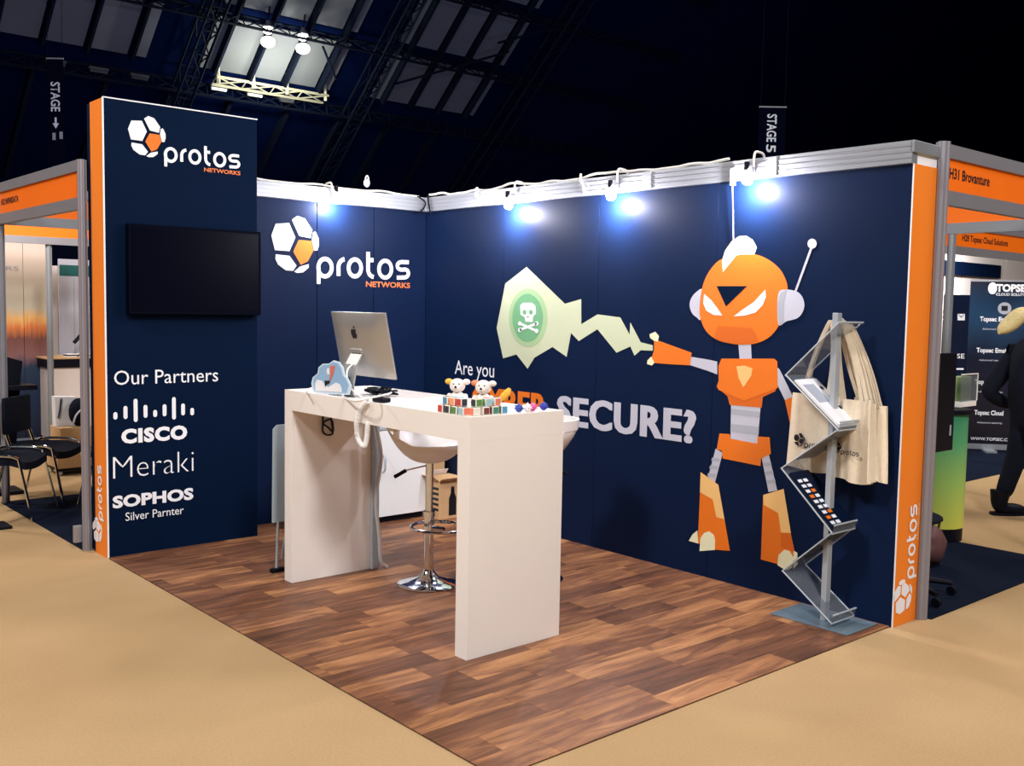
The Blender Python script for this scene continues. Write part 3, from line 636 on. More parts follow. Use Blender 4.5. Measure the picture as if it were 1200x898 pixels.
link_mesh('jaw', B(q + Vector((-.012, -.014, -.07)), q + Vector((.014, .014, .03)), .004), M['steel'], cl)
link_mesh('string', T([q + Vector((0, 0, -.06)), on(859.5, 282, 0, -.02)], .0028, 6), M['white_plastic'], cl)

# ================================================================== COUNTER
CX0, CX1, CY0, CY1, CH = -2.04, -1.455, -2.83, -1.125, 1.125
ct = thing('counter', 'tall white arch-shaped counter on the wooden floor', 'counter', ((CX0 + CX1) / 2, (CY0 + CY1) / 2, .0066))
link_mesh('side_panel', B((CX0, CY1 - .085, .0068), (CX1, CY1, CH - .115), .001), M['white_gloss'], ct)
link_mesh('side_panel', B((CX0, CY0, .0068), (CX1, CY0 + .085, CH - .115), .001), M['white_gloss'], ct)
link_mesh('tabletop', B((CX0, CY0, CH - .115), (CX1, CY1, CH), .001), M['white_gloss'], ct)
dz = CY1 - .085
link_mesh('cable_duct', B((CX1 - .055, dz - .028, .0068), (CX1 - .004, dz - .0005, CH - .12), .006), M['steel'], ct)['label'] = 'grey cable duct'

# ---- desktop computer seen from behind
mc = thing('desktop_computer', 'silver desktop computer with dark fruit emblem, turned away on the counter', 'computer', (-1.74, -1.72, CH))
s_a, s_b = on(399, 438, 0, -1.86), on(465, 446, 0, -1.86)
y_l, y_r = -1.455, -1.985; z0, z1 = 1.232, 1.578; th0 = .16
def scr(u, v, d=0.0):                                           # u 0..1 across the back (left to right in view), v 0..1 up, d outward behind the screen
    base = Vector((-1.858, y_l + (y_r - y_l) * u, z0)); up = Vector((-.072, 0, z1 - z0)); n = Vector((-(z1 - z0), 0, -.072)).normalized()
    return base + up * v + n * d
bm = bmesh.new(); nu, nv = 12, 8; g = []
def rr(u, v):                                                   # bulged back, thin at its edges
    e = min(1, 4.0 * min(u, 1 - u)) ; f = min(1, 4.0 * min(v, 1 - v)); return .004 + .028 * math.sin(math.pi / 2 * e) * math.sin(math.pi / 2 * f)
front = [[bm.verts.new(scr(i / nu, j / nv, rr(i / nu, j / nv))) for i in range(nu + 1)] for j in range(nv + 1)]
back = [[bm.verts.new(scr(i / nu, j / nv, -.006)) for i in range(nu + 1)] for j in range(nv + 1)]
for j in range(nv):
    for i in range(nu):
        bm.faces.new((front[j][i], front[j][i + 1], front[j + 1][i + 1], front[j + 1][i])); bm.faces.new((back[j][i], back[j + 1][i], back[j + 1][i + 1], back[j][i + 1]))
for i in range(nu):
    bm.faces.new((front[0][i], back[0][i], back[0][i + 1], front[0][i + 1])); bm.faces.new((front[nv][i], front[nv][i + 1], back[nv][i + 1], back[nv][i]))
for j in range(nv):
    bm.faces.new((front[j][0], front[j + 1][0], back[j + 1][0], back[j][0])); bm.faces.new((front[j][nu], back[j][nu], back[j + 1][nu], front[j + 1][nu]))
link_mesh('display_housing', bm, M['silver'], mc, True)
bm = bmesh.new(); prism(bm, [scr(u, v) for u, v in ((.02, .18), (.98, .18), (.98, .97), (.02, .97))], (1, 0, .27), .002, .0062); link_mesh('screen', bm, M['black_screen'], mc)
# fruit emblem on the back
def fr(x, y): return scr(.47 + x * .055, .70 + y * .085, .0335)
apple = [(-.1, .62), (-.45, .72), (-.85, .45), (-.95, -.05), (-.75, -.65), (-.4, -1.0), (-.1, -.92), (.15, -.92), (.45, -1.0), (.75, -.65), (.9, -.35), (.62, -.1), (.55, .2), (.62, .4), (.8, .52), (.45, .72), (.15, .62)]
bm = bmesh.new(); nn = Vector((-(z1 - z0), 0, -.10)).normalized(); prism(bm, smooth_loop([fr(*p) for p in apple], 3), nn, .001)
prism(bm, smooth_loop([fr(*p) for p in ((.02, .8), (.1, 1.15), (.4, 1.35), (.35, 1.0))], 3), nn, .001)
link_mesh('fruit_emblem', bm, M['ink'], mc)
# stand: bent aluminium foot
yc = (y_l + y_r) / 2 + .02; sp = [(-1.915, 1.37), (-1.955, 1.30), (-1.975, 1.20), (-1.978, 1.145), (-1.965, 1.1315), (-1.80, 1.1295)]
bm = bmesh.new(); L_ = [[bm.verts.new((x_, yc + s * .055, z_ + dz_)) for x_, z_ in sp] for s in (-1, 1) for dz_ in (0,)]
R_ = [[bm.verts.new((x_ + (.009 if i < 4 else 0), yc + s * .055, z_ - (.006 if i >= 3 else 0))) for i, (x_, z_) in enumerate(sp)] for s in (-1, 1)]
for i in range(len(sp) - 1):
    bm.faces.new((L_[0][i], L_[0][i + 1], L_[1][i + 1], L_[1][i])); bm.faces.new((R_[0][i], R_[1][i], R_[1][i + 1], R_[0][i + 1]))
    for s in (0, 1): bm.faces.new((L_[s][i], R_[s][i], R_[s][i + 1], L_[s][i + 1]))
for i in (0, -1): bm.faces.new((L_[0][i], L_[1][i], R_[1][i], R_[0][i]))
link_mesh('foot', bm, M['silver'], mc)
link_mesh('hinge', B((-1.93, yc - .056, 1.360), (-1.885, yc + .056, 1.382), .004), M['silver'], mc)
link_mesh('cable_hole', T([(-1.982, yc, 1.215), (-1.960, yc, 1.215)], .018, 14), M['ink'], mc)
pw = smooth_path([(-1.905, yc - .02, 1.33), (-1.99, yc - .02, 1.27), (-1.99, yc - .05, 1.18), (-1.965, yc - .12, 1.134), (-2.0, yc - .2, 1.132), (-2.03, -1.965, 1.132)], 6)
tag(link_mesh('white_lead', T(pw, .005, 6), M['white_plastic'], loc=(-1.98, -1.75, CH)), 'white lead running from the computer to the counter edge', 'cable')

# ---- cloud-shaped sign
cq = [on(p[0], p[1], 0, -2.0) for p in [(340 + x / 6.41, 350 + y / 6.41) for x, y in [(180, 725), (168, 660), (178, 615), (215, 585), (222, 540), (255, 512), (300, 512), (335, 488), (375, 500), (402, 540), (415, 600), (440, 625), (465, 680), (448, 748), (300, 738)]]]
zmin = min(p.z for p in cq); cq = [p + Vector((0, 0, CH + .003 - zmin)) for p in cq]
ymid = (cq[0].y + cq[13].y) / 2
def yaw(p, a=0.0): return p
cs_ = thing('cloud_sign', 'blue cloud-shaped sign standing on the counter left of the computer', 'sign', (-2.0, ymid, CH))
base_z = CH + .0035
cq = [Vector((-2.0, p.y, max(p.z, base_z))) for p in cq]; 
M['sky_blue'] = mat('sky_blue_card', rgb(142, 180, 216), 0.5, noise=0.06); M['pale_blue'] = mat('pale_blue_edge', rgb(200, 220, 236), 0.5); M['red_card'] = mat('red_print', rgb(214, 110, 90), .5)
link_mesh('cloud_board', prism(bmesh.new(), cq, (-1, 0, 0), .008), M['pale_blue'], cs_)
cen = sum(cq, Vector()) / len(cq); inner = [cen + (p - cen) * .9 for p in cq]
link_mesh('cloud_face', prism(bmesh.new(), inner, (-1, 0, 0), .001, .008), M['sky_blue'], cs_)
def cp(x, y): p = on(340 + x / 6.41, 350 + y / 6.41, 0, -2.009); return Vector((-2.009, p.y, p.z + (CH + .003 - zmin)))
link_mesh('small_cloud', prism(bmesh.new(), [cp(*p) for p in [(192, 715), (190, 660), (205, 632), (240, 640), (262, 668), (285, 690), (320, 670), (345, 655), (375, 668), (388, 700), (390, 728)]], (-1, 0, 0), .001, .001), M['white_print'], cs_)
link_mesh('red_streak', prism(bmesh.new(), [cp(*p) for p in [(303, 530), (338, 528), (325, 590), (305, 640), (295, 640), (305, 590)]], (-1, 0, 0), .001, .001), M['red_card'], cs_)
link_mesh('white_drop', prism(bmesh.new(), [cp(*p) for p in [(282, 545), (295, 548), (297, 590), (284, 600), (276, 570)]], (-1, 0, 0), .001, .001), M['white_print'], cs_)
link_mesh('dark_mark', prism(bmesh.new(), [cp(*p) for p in [(262, 640), (300, 640), (298, 660), (275, 670), (268, 690), (262, 668)]], (-1, 0, 0), .001, .002), M['ink'], cs_)
link_mesh('prop', B((-2.0, ymid - .03, base_z), (-1.95, ymid + .03, base_z + .004)), M['pale_blue'], cs_)

# ---- cable bundle, plug and coiled cable
def H(px, py, z): return on(px, py, 2, z)
bz = CH + .007; random.seed(3); c0 = H(447, 462, bz); pts = []
for i in range(60):
    a = i * .72; r_ = .045 + .03 * math.sin(i * 1.7); pts.append((c0.x + r_ * .8 * math.cos(a), c0.y + r_ * 1.9 * math.sin(a), bz + .004 + .028 * (i / 60) + .006 * math.sin(i * 2.3)))
tag(link_mesh('cable_bundle', T(smooth_path(pts, 3), .0045, 6), M['black'], loc=(c0.x, c0.y, CH)), 'tangled black cable bundle on the counter beside the computer', 'cable')
q = H(447, 470, bz); ad = thing('power_adapter', 'black power adapter lying by the cable bundle', 'adapter', (q.x, q.y, CH))
link_mesh('case', B((q.x - .03, q.y - .045, CH + .001), (q.x + .03, q.y + .045, CH + .026), .008), M['black'], ad)
pts = [H(392, 457, bz), H(412, 470, bz), H(436, 473, bz) + Vector((0, 0, .03)), H(458, 465, bz) + Vector((0, 0, .02)), H(452, 457, bz), H(430, 456, bz)]
tag(link_mesh('white_lead', T(smooth_path(pts, 6), .005, 6), M['white_plastic'], loc=pts[0]), 'white lead curling over the black cable bundle', 'cable')
pts = [H(357, 461, bz), H(362, 456, bz), H(372, 453, bz)]
tag(link_mesh('white_lead', T(smooth_path(pts, 6), .0045, 6), M['white_plastic'], loc=pts[0]), 'short white lead left of the cloud sign', 'cable')
# coiled cable hanging over the front edge
path = smooth_path([on(431, 470, 0, -2.052), on(422, 480, 0, -2.06), on(418, 497, 0, -2.062), on(420, 515, 0, -2.062), on(427, 523, 0, -2.06), on(430, 512, 0, -2.05), on(431, 495, 0, -2.046)], 22)
hp = []
for i in range(len(path)):
    for k2 in range(3):
        p = path[i].lerp(path[min(i + 1, len(path) - 1)], k2 / 3); d = (path[min(i + 1, len(path) - 1)] - path[max(i - 1, 0)]); s, t_ = frame_of(d if d.length > 0 else Vector((0, 0, 1))); a = (i * 3 + k2) * .95
        hp.append(p + (s * math.cos(a) + t_ * math.sin(a)) * .012)
tag(link_mesh('coiled_cable', T(hp, .0030, 5), M['white_plastic'], loc=path[0]), 'coiled white cable looping over the front edge of the counter', 'cable')
pts = smooth_path([(-1.49, dz - .055, 1.0), (-1.50, dz - .05, .9), (-1.47, dz - .06, .7), (-1.50, dz - .05, .45), (-1.475, dz - .05, .22), (-1.46, dz - .05, .06), (-1.42, dz - .06, .014)], 6)
tag(link_mesh('floor_cable', T(pts, .011, 8), M['grey_cable'], loc=pts[-1]), 'grey cable dropping down the left counter leg to the floor', 'cable')
sk = thing('cable_knot', 'knotted black cord on the inside of the left counter leg', 'cord', on(385, 500, 1, dz - .02))
q = on(384, 500, 1, dz - .02)
link_mesh('cord', T(smooth_path([q + Vector((x_, -.004 * (i % 2), z_)) for i, (x_, z_) in enumerate([(-.03, .08), (-.035, .02), (-.03, -.03), (.0, -.05), (.035, -.04), (.0, -.005), (-.03, .02), (.0, .04), (.03, .03), (.035, -.03), (.02, .06)])], 6), .006, 6), M['ink'], sk)
q = on(450, 503, 0, -1.70); uc = thing('cable_clip', 'small black cable clip under the counter top', 'clip', q)
link_mesh('body', B((q.x - .02, q.y - .03, CH - .150), (q.x + .02, q.y + .03, CH - .1155), .006), M['black'], uc)
link_mesh('tail', T(smooth_path([(q.x, q.y + .03, CH - .135), (q.x, q.y + .12, CH - .15), (q.x, q.y + .2, CH - .125)], 6), .005, 6), M['black'], uc)

# ---- give-aways at the near end of the counter: puzzle cubes, plush dogs, bright balls
CUBC = [(205, 70, 70), (70, 130, 110), (225, 130, 105), (60, 60, 70), (80, 150, 190), (230, 225, 215), (90, 140, 80), (240, 165, 120), (120, 60, 60), (160, 200, 210)]
for i, c in enumerate(CUBC): M['cube%d' % i] = mat('cube_face_%s' % 'abcdefghij'[i], rgb(*c), .45, noise=.05)
s_ = .038
def puzzle(x, y, z, rz, i, lb):
    t = thing('puzzle_cube', lb, 'puzzle cube', (x, y, z), 'small puzzle cubes piled on the counter')
    core = link_mesh('core', B((x - s_ / 2, y - s_ / 2, z), (x + s_ / 2, y + s_ / 2, z + s_), .003), M['cube5'], t)
    for f in range(3):
        bm = bmesh.new(); e = s_ / 2 - .004
        if f == 0: box(bm, (x - s_ / 2 - .0008, y - e, z + .004), (x - s_ / 2 + .0002, y + e, z + s_ - .004))
        if f == 1: box(bm, (x - e, y - s_ / 2 - .0008, z + .004), (x + e, y - s_ / 2 + .0002, z + s_ - .004))
        if f == 2: box(bm, (x - e, y - e, z + s_ - .0002), (x + e, y + e, z + s_ + .0008))
        link_mesh('sticker', bm, M['cube%d' % ((i * 3 + f * 2 + (f == 1)) % 10)], t)
    t.rotation_euler = (0, 0, rz)
pos = []
ptA = H(524, 490, CH); ptB = H(600, 489, CH)
n = 0
colw = {0: 'red', 1: 'green', 2: 'peach', 3: 'black', 4: 'blue', 5: 'white', 6: 'leaf green', 7: 'apricot', 8: 'maroon', 9: 'pale blue'}
for lay, cnt in ((0, 8), (1, 6)):
    for i in range(cnt):
        if lay == 0: x_, y_ = (-2.015, -2.60 - i * .052) if i < 4 else (-2.01 + (i - 4) * .055 + .03, -2.79)
        else: x_, y_ = (-2.01, -2.63 - i * .052) if i < 3 else (-1.965 + (i - 3) * .056, -2.785)
        cols = [(n * 3 + f * 2 + (f == 1)) % 10 for f in range(3)]
        side = ['first', 'second', 'third', 'fourth'][i if (i < 4 if lay == 0 else i < 3) else i - (4 if lay == 0 else 3)]
        edge = 'counter front edge' if (i < 4 if lay == 0 else i < 3) else 'counter near end'
        puzzle(x_, y_, CH + .0005 + lay * (s_ + .001), 0, n, '%s puzzle cube in the %s layer along the %s, %s-topped, %s sided' % (side, 'lower' if lay == 0 else 'upper', edge, colw[cols[2]], colw[cols[0]])); n += 1
def plush(c, face, ears, lb, cap=None):
    c = Vector(c); t = thing('plush_dog', lb, 'plush toy', c, 'white plush dogs behind the puzzle cubes'); f = Vector(face).normalized(); s = f.cross(Vector((0, 0, 1)))
    link_mesh('body', ball(bmesh.new(), c + Vector((0, 0, .045)), .042, 1, 1, 1.1), M['plush'], t, True)
    link_mesh('head', ball(bmesh.new(), c + Vector((0, 0, .118)) + f * .006, .038, 1, 1, .9), M['plush'], t, True)
    link_mesh('muzzle', ball(bmesh.new(), c + Vector((0, 0, .107)) + f * .036, .019, 1, 1, .8), M['plush'], t, True)
    link_mesh('nose', ball(bmesh.new(), c + Vector((0, 0, .114)) + f * .055, .006), M['ink'], t, True)
    for sd in (-1, 1):
        link_mesh('ear', ball(bmesh.new(), c + s * sd * .042 + Vector((0, 0, .136)), .018, 1.1, 1.0, .8), M[ears[0 if sd > 0 else 1]], t, True)
        link_mesh('eye', ball(bmesh.new(), c + f * .038 + s * sd * .013 + Vector((0, 0, .127)), .004, n=8), M['ink'], t)
        link_mesh('arm', T([c + s * sd * .036 + Vector((0, 0, .07)), c + s * sd * .045 + f * .035 + Vector((0, 0, .045))], [.014, .012], 8), M['plush'], t, True)
        link_mesh('leg', T([c + s * sd * .025 + Vector((0, 0, .016)), c + s * sd * .035 + f * .055 + Vector((0, 0, .016))], [.016, .014], 8), M['plush'], t, True)
q = H(535, 480, CH); plush((-1.90, -2.56, CH + .001), (-.75, -.66, 0), ('plush_yellow', 'plush'), 'white plush dog with one yellow ear sitting behind the puzzle cubes')
plush((-1.855, -2.70, CH + .001), (-.8, -.6, 0), ('plush_pink', 'plush'), 'white plush dog with one peach ear, nearer the counter end')
tag(link_mesh('plush_banana', T(smooth_path([(-1.80, -2.745, CH + .055), (-1.785, -2.775, CH + .085), (-1.765, -2.785, CH + .115)], 4), [.010, .012, .015, .018, .018, .018, .016, .012, .008], 8), M['plush_yellow'], loc=(-1.79, -2.76, CH)), 'small yellow and orange soft toy leaning behind the plush dogs', 'plush toy')
for i, (px, col, lb) in enumerate(((608, (45, 70, 160), 'dark blue spiky ball beside the pile of puzzle cubes'), (618, (230, 232, 240), 'white spiky ball between the blue and the pink ball'), (624, (225, 90, 160), 'pink spiky ball on the counter end'), (637, (50, 60, 170), 'royal blue spiky ball nearest the counter corner'))):
    m = mat('rubber_' + ('navy', 'pearl', 'pink', 'royal')[i], rgb(*col), .4, noise=.05); q = on(px, 486, 1, -2.800)
    t = thing('spiky_ball', lb, 'ball', (q.x, q.y, CH), 'small bright spiky balls on the counter')
    link_mesh('core', ball(bmesh.new(), (q.x, q.y, CH + .021), .019), m, t, True)
    for (a, b_) in ((0, .1), (.9, .7), (1.4, -.1), (2.2, .6), (2.8, 0), (3.6, .7), (4.2, .1), (5.0, .7), (5.6, -.1), (.6, 1.4)):
        d = Vector((math.cos(a) * math.cos(b_), math.sin(a) * math.cos(b_), math.sin(b_))); link_mesh('spike', T([Vector((q.x, q.y, CH + .021)) + d * .015, Vector((q.x, q.y, CH + .021)) + d * .025], [.005, .002], 6), m, t, True)

# ================================================================== BAR STOOLS
def stool(x, y, rz, lb):
    t = thing('bar_stool', lb, 'bar stool', (0, 0, 0), 'white bar stools with chrome legs')
    link_mesh('base', lathe(bmesh.new(), [(0, .0), (.178, .0), (.182, .006), (.17, .014), (.12, .024), (.06, .045), (.034, .08), (.03, .09), (0, .09)], (0, 0, 0), 40), M['chrome'], t, True)
    pl = link_mesh('pole', lathe(bmesh.new(), [(0, .08), (.028, .08), (.028, .40), (.034, .40), (.034, .43), (.022, .43), (.022, .73), (0, .73)], (0, 0, 0), 24), M['chrome'], t, True)
    ring = [(.165 * math.cos(a), .15 * math.sin(a), .335) for a in [i * 2 * math.pi / 32 for i in range(32)]]
    fr_ = link_mesh('footrest', T([(p[0] - .055, p[1] - .024, p[2]) for p in ring], .010, 8, True), M['chrome'], t, True)
    link_mesh('footrest_arm', T([(0, 0, .335), (-.1, 0, .335)], .012, 8), M['chrome'], fr_)
    lv = link_mesh('lever', T([(0, .0, .70), (.123, .055, .665)], .005, 6), M['chrome'], t); link_mesh('grip', T([(.123, .055, .665), (.185, .082, .625)], .011, 8), M['black'], lv)
    bm = bmesh.new(); NR, NA = 10, 36; top, bot = [], []
    def sp_(r, a):                                              # scoop: low in front (-x), raised at the back (+x)
        back = max(0, math.cos(a)); R = .205 + .045 * back; rr_ = R * r
        z = .770 + .10 * (r ** 3) * (.62 + .9 * back) - .012 * (1 - r)
        return Vector((rr_ * math.cos(a), rr_ * math.sin(a) * .98, z))
    for j in range(1, NR + 1):
        top.append([bm.verts.new(sp_(j / NR, 2 * math.pi * i / NA)) for i in range(NA)])
        bot.append([bm.verts.new(sp_(j / NR, 2 * math.pi * i / NA) * 1.0 + Vector((0, 0, -.05 + .035 * (j / NR) ** 2))) for i in range(NA)])
    ctp = bm.verts.new((0, 0, .758)); cbt = bm.verts.new((0, 0, .708))
    for i in range(NA):
        i2 = (i + 1) % NA; bm.faces.new((ctp, top[0][i], top[0][i2])); bm.faces.new((cbt, bot[0][i2], bot[0][i]))
        for j in range(NR - 1):
            bm.faces.new((top[j][i], top[j + 1][i], top[j + 1][i2], top[j][i2])); bm.faces.new((bot[j][i], bot[j][i2], bot[j + 1][i2], bot[j + 1][i]))
        bm.faces.new((top[-1][i], bot[-1][i], bot[-1][i2], top[-1][i2]))
    st_ = link_mesh('seat', bm, M['white_plastic'], t, True)
    # low backrest band carried above the scoop
    ps = [(.252 * math.cos(a), .235 * math.sin(a), .945) for a in [math.radians(-70 + 140 * i / 14) for i in range(15)]]
    bm = bmesh.new(); 
    rows_ = [[bm.verts.new((p[0] * k_, p[1] * k_, z_)) for p in ps] for z_, k_ in ((.905, 1.0), (.965, 1.03), (.965, .95), (.905, .93))]
    for q0, q1 in ((0, 1), (1, 2), (2, 3), (3, 0)):
        for i in range(14): bm.faces.new((rows_[q0][i], rows_[q0][i + 1], rows_[q1][i + 1], rows_[q1][i]))
    bm.faces.new([r[0] for r in rows_]); bm.faces.new([r[-1] for r in rows_])
    link_mesh('backrest', bm, M['white_plastic'], t, True)
    for s in (-1, 1): link_mesh('back_support', T([(.235 * math.cos(1.1), s * .215 * math.sin(1.1), .85), (.245 * math.cos(1.15), s * .235 * math.sin(1.1), .915)], .018, 8), M['white_plastic'], t, True)
    t.location = (x, y, .0066); t.rotation_euler = (0, 0, rz); return t
stool(-1.425, -1.70, math.radians(115), 'white bar stool with chrome foot under the counter arch')
stool(-0.86, -1.98, math.radians(-50), 'white bar stool mostly hidden behind the right counter leg')

# ================================================================== CABINET, BOXES, BOARD BEHIND THE COUNTER
cb = thing('cabinet', 'low white cabinet against the back wall behind the counter', 'cabinet', (-.75, .05, .0066))
link_mesh('body', B((-1.12, -.165, .05), (-.335, .30, .70), .003), M['white_cab'], cb)
link_mesh('plinth', B((-1.10, -.15, .0068), (-.35, .28, .05)), M['black'], cb)
link_mesh('worktop', B((-1.13, -.185, .70), (-.33, .305, .72), .002), M['steel'], cb)['label'] = 'grey edge of the cabinet top'
for a_, b_ in ((-1.115, -.80), (-.795, -.34)):
    dr = link_mesh('door', B((a_, -.183, .055), (b_, -.166, .695), .002), M['white_cab'], cb)
    hx = -.73 if a_ > -1 else -.86
    link_mesh('handle', T(smooth_path([(hx, -.185, .52), (hx, -.212, .50), (hx, -.216, .45), (hx, -.212, .41), (hx, -.185, .39)], 4), .007, 8), M['steel'], dr)
link_mesh('lock', T([(-.78, -.186, .28), (-.78, -.166, .28)], .01, 10), M['steel'], cb)
b1 = thing('cardboard_box', 'open cardboard box with a black bottle printed on it, under the counter', 'box', (-.2, -.2, .0066))
link_mesh('carton', B((-.325, -.34, .0068), (-.03, -.06, .30), .002), M['card'], b1)
bm = bmesh.new(); prism(bm, [(-.325, -.34, .30), (-.03, -.34, .30), (.0, -.40, .325), (-.345, -.40, .325)], (0, 0, 1), .003); link_mesh('flap', bm, M['card'], b1)
bm = bmesh.new(); prism(bm, [(-.325, -.34, .30), (-.325, -.06, .30), (-.38, -.05, .335), (-.38, -.34, .335)], (0, 0, 1), .003); link_mesh('flap', bm, M['card'], b1)
bm = bmesh.new(); prism(bm, [(-.30, -.06, .30), (-.05, -.06, .30), (-.05, -.09, .34), (-.30, -.09, .34)], (0, 0, 1), .003); link_mesh('paper_lining', bm, M['paper'], b1)
btl = [(-.235, .03), (-.165, .03), (-.165, .16), (-.182, .20), (-.185, .25), (-.215, .25), (-.218, .20), (-.235, .16)]
link_mesh('bottle_print', prism(bmesh.new(), [(x_, -.34, z_) for x_, z_ in btl], (0, -1, 0), .001, .0005), M['ink'], b1)
for k_ in range(5): link_mesh('print_line', B((-.326, -.33, .07 + k_ * .04), (-.3255, -.22, .09 + k_ * .04)), M['ink'], b1)
b2 = thing('cardboard_box', 'taller brown cardboard box standing against the wall behind the open one', 'box', (-.15, .15, .0066))
link_mesh('carton', B((-.30, .0, .0068), (-.02, .28, .64), .002), M['card'], b2)
link_mesh('dark_stripe', B((-.20, -.001, .43), (-.10, .0, .55)), M['ink'], b2)
link_mesh('lid', B((-.31, -.01, .64), (-.01, .29, .67), .002), M['card'], b2)
fd = thing('folding_board', 'grey-white rounded board on a thin leg, leaning behind the left counter leg', 'board', (-1.95, -.9, .0066))
M['board'] = mat('pale_grey_board', rgb(165, 180, 190), .5, noise=.05)
ps = [(-1.995, -.90, .30), (-1.63, -.90, .30), (-1.63, -.90, .86), (-1.66, -.90, .89), (-1.965, -.90, .89), (-1.99, -.90, .865)]
link_mesh('board', prism(bmesh.new(), ps, (0, 1, 0), .018), M['board'], fd)
link_mesh('leg', T([(-1.94, -.87, .5), (-1.99, -.93, .03)], .008, 8), M['steel'], fd); link_mesh('leg', T([(-1.70, -.87, .5), (-1.66, -.93, .03)], .008, 8), M['steel'], fd)
link_mesh('leg', T([(-1.83, -.84, .5), (-1.83, -.70, .02)], .008, 8), M['steel'], fd)
link_mesh('foot_bar', B((-2.03, -.955, .0068), (-1.64, -.92, .03), .003), M['black'], fd)
link_mesh('back_brace', B((-1.98, -.882, .48), (-1.65, -.865, .52)), M['steel'], fd)

# ================================================================== ZIGZAG BROCHURE STAND
bs = thing('brochure_stand', 'clear zigzag brochure stand on a grey pole in front of the robot mural', 'brochure stand', (-.2, -3.5, .0066))
SXA, SXB = -.322, -.105
link_mesh('base_plate', B((-.325, -3.735, .0068), (-.03, -3.28, .0145), .002), M['glass_green'], bs)
link_mesh('pole', B((-.222, -3.545, .0145), (-.178, -3.515, 1.62), .003), M['steel'], bs)
zg = [(-3.621, 1.573), (-3.319, 1.286), (-3.633, 1.031), (-3.314, .794), (-3.624, .505), (-3.345, .251), (-3.640, .045)]
for i in range(6):
    (ya, za), (yb, zb) = zg[i], zg[i + 1]; d = Vector((0, yb - ya, zb - za)).normalized(); nn = Vector((0, -d.z, d.y)); nn = nn if nn.z > 0 else -nn
    a, b = Vector((0, ya, za)), Vector((0, yb, zb)); bm = bmesh.new()
    prism(bm, [(SXA, a.y, a.z), (SXB, a.y, a.z), (SXB, b.y, b.z), (SXA, b.y, b.z)], nn, .005)
    sh = link_mesh('shelf', bm, M['acrylic'], bs)
    for xx in (SXA, SXB):
        link_mesh('rail', T([Vector((xx, 0, 0)) + a + nn * .004, Vector((xx, 0, 0)) + b + nn * .004], .004, 6), M['acrylic_edge'], sh)
    if i % 2 == 1 or i == 5:                                    # lip that holds the papers
        p = b; link_mesh('lip', prism(bmesh.new(), [(SXA, p.y, p.z), (SXB, p.y, p.z), (SXB, p.y - .012, p.z + .045), (SXA, p.y - .012, p.z + .045)], nn, .005), M['acrylic'], sh)
        link_mesh('lip_rail', T([(SXA, p.y - .012, p.z + .045), (SXB, p.y - .012, p.z + .045)], .005, 6), M['acrylic_edge'], sh)
        link_mesh('lip_rail', T([(SXA, p.y, p.z), (SXB, p.y, p.z)], .005, 6), M['acrylic_edge'], sh)
    if i == 0: link_mesh('lip_rail', T([(SXA, a.y, a.z), (SXB, a.y, a.z)], .006, 6), M['acrylic_edge'], sh)
def slope_pt(i, t, x, h):
    (ya, za), (yb, zb) = zg[i], zg[i + 1]; d = Vector((0, yb - ya, zb - za)).normalized(); nn = Vector((0, -d.z, d.y)); nn = nn if nn.z > 0 else -nn
    return Vector((x, ya + (yb - ya) * t, za + (zb - za) * t)) + nn * h, nn
def booklet(i, t0, t1, x0, x1, h, th, m, lb, name='booklet'):
    p = [slope_pt(i, t, x, h)[0] for t, x in ((t0, x0), (t0, x1), (t1, x1), (t1, x0))]; nn = slope_pt(i, 0, 0, 0)[1]; c = slope_pt(i, (t0 + t1) / 2, (x0 + x1) / 2, h)[0]
    t = thing(name, lb, 'booklet', c, 'booklets lying on the brochure stand'); link_mesh('cover', prism(bmesh.new(), p, nn, th), m, t)
    return t, nn
t, nn = booklet(1, .12, .98, SXA + .012, SXB - .01, .008, .012, M['paper'], 'white booklet with dark dots on the second shelf of the zigzag stand')
for k_ in range(3): 
    bm = bmesh.new(); c = slope_pt(1, .30 + k_ * .18, -.15, .0205)[0]; d = Vector((0, .776, .63)); prism(bm, [c + Vector((1, 0, 0)) * .012 * math.cos(a) + nn.cross(Vector((1, 0, 0))) * .014 * math.sin(a) for a in [j * math.pi / 5 for j in range(10)]], nn, .0008); link_mesh('dot', bm, M['ink'], t)
bm = bmesh.new(); prism(bm, [slope_pt(1, tt, xx, .0205)[0] for tt, xx in ((.22, -.29), (.22, -.19), (.55, -.19), (.55, -.29))], nn, .0006); link_mesh('picture', bm, M['grey_print2'], t)
t, nn = booklet(3, .10, .97, SXA + .012, SXB - .01, .008, .014, M['light_navy'], 'dark booklet with white and orange lettering on the fourth shelf')
random.seed(5)
for k_ in range(9):
    for r_ in range(2):
        a_ = .22 + k_ * .08; xx = -.30 + r_ * .05; bm = bmesh.new()
        prism(bm, [slope_pt(3, tt, x2, .0225)[0] for tt, x2 in ((a_, xx), (a_, xx + .035), (a_ + .045, xx + .035), (a_ + .045, xx))], nn, .0006)
        link_mesh('lettering', bm, M['robot_orange'] if (k_ + r_) % 4 == 3 else M['white_print'], t)
booklet(4, .12, .80, SXA + .02, SXB - .02, .008, .006, M['light_navy'], 'thin dark leaflet on the fifth, downward shelf')
booklet(2, .10, .80, SXA + .02, SXB - .02, .008, .006, M['grey_print2'], 'thin grey leaflet on the third shelf')

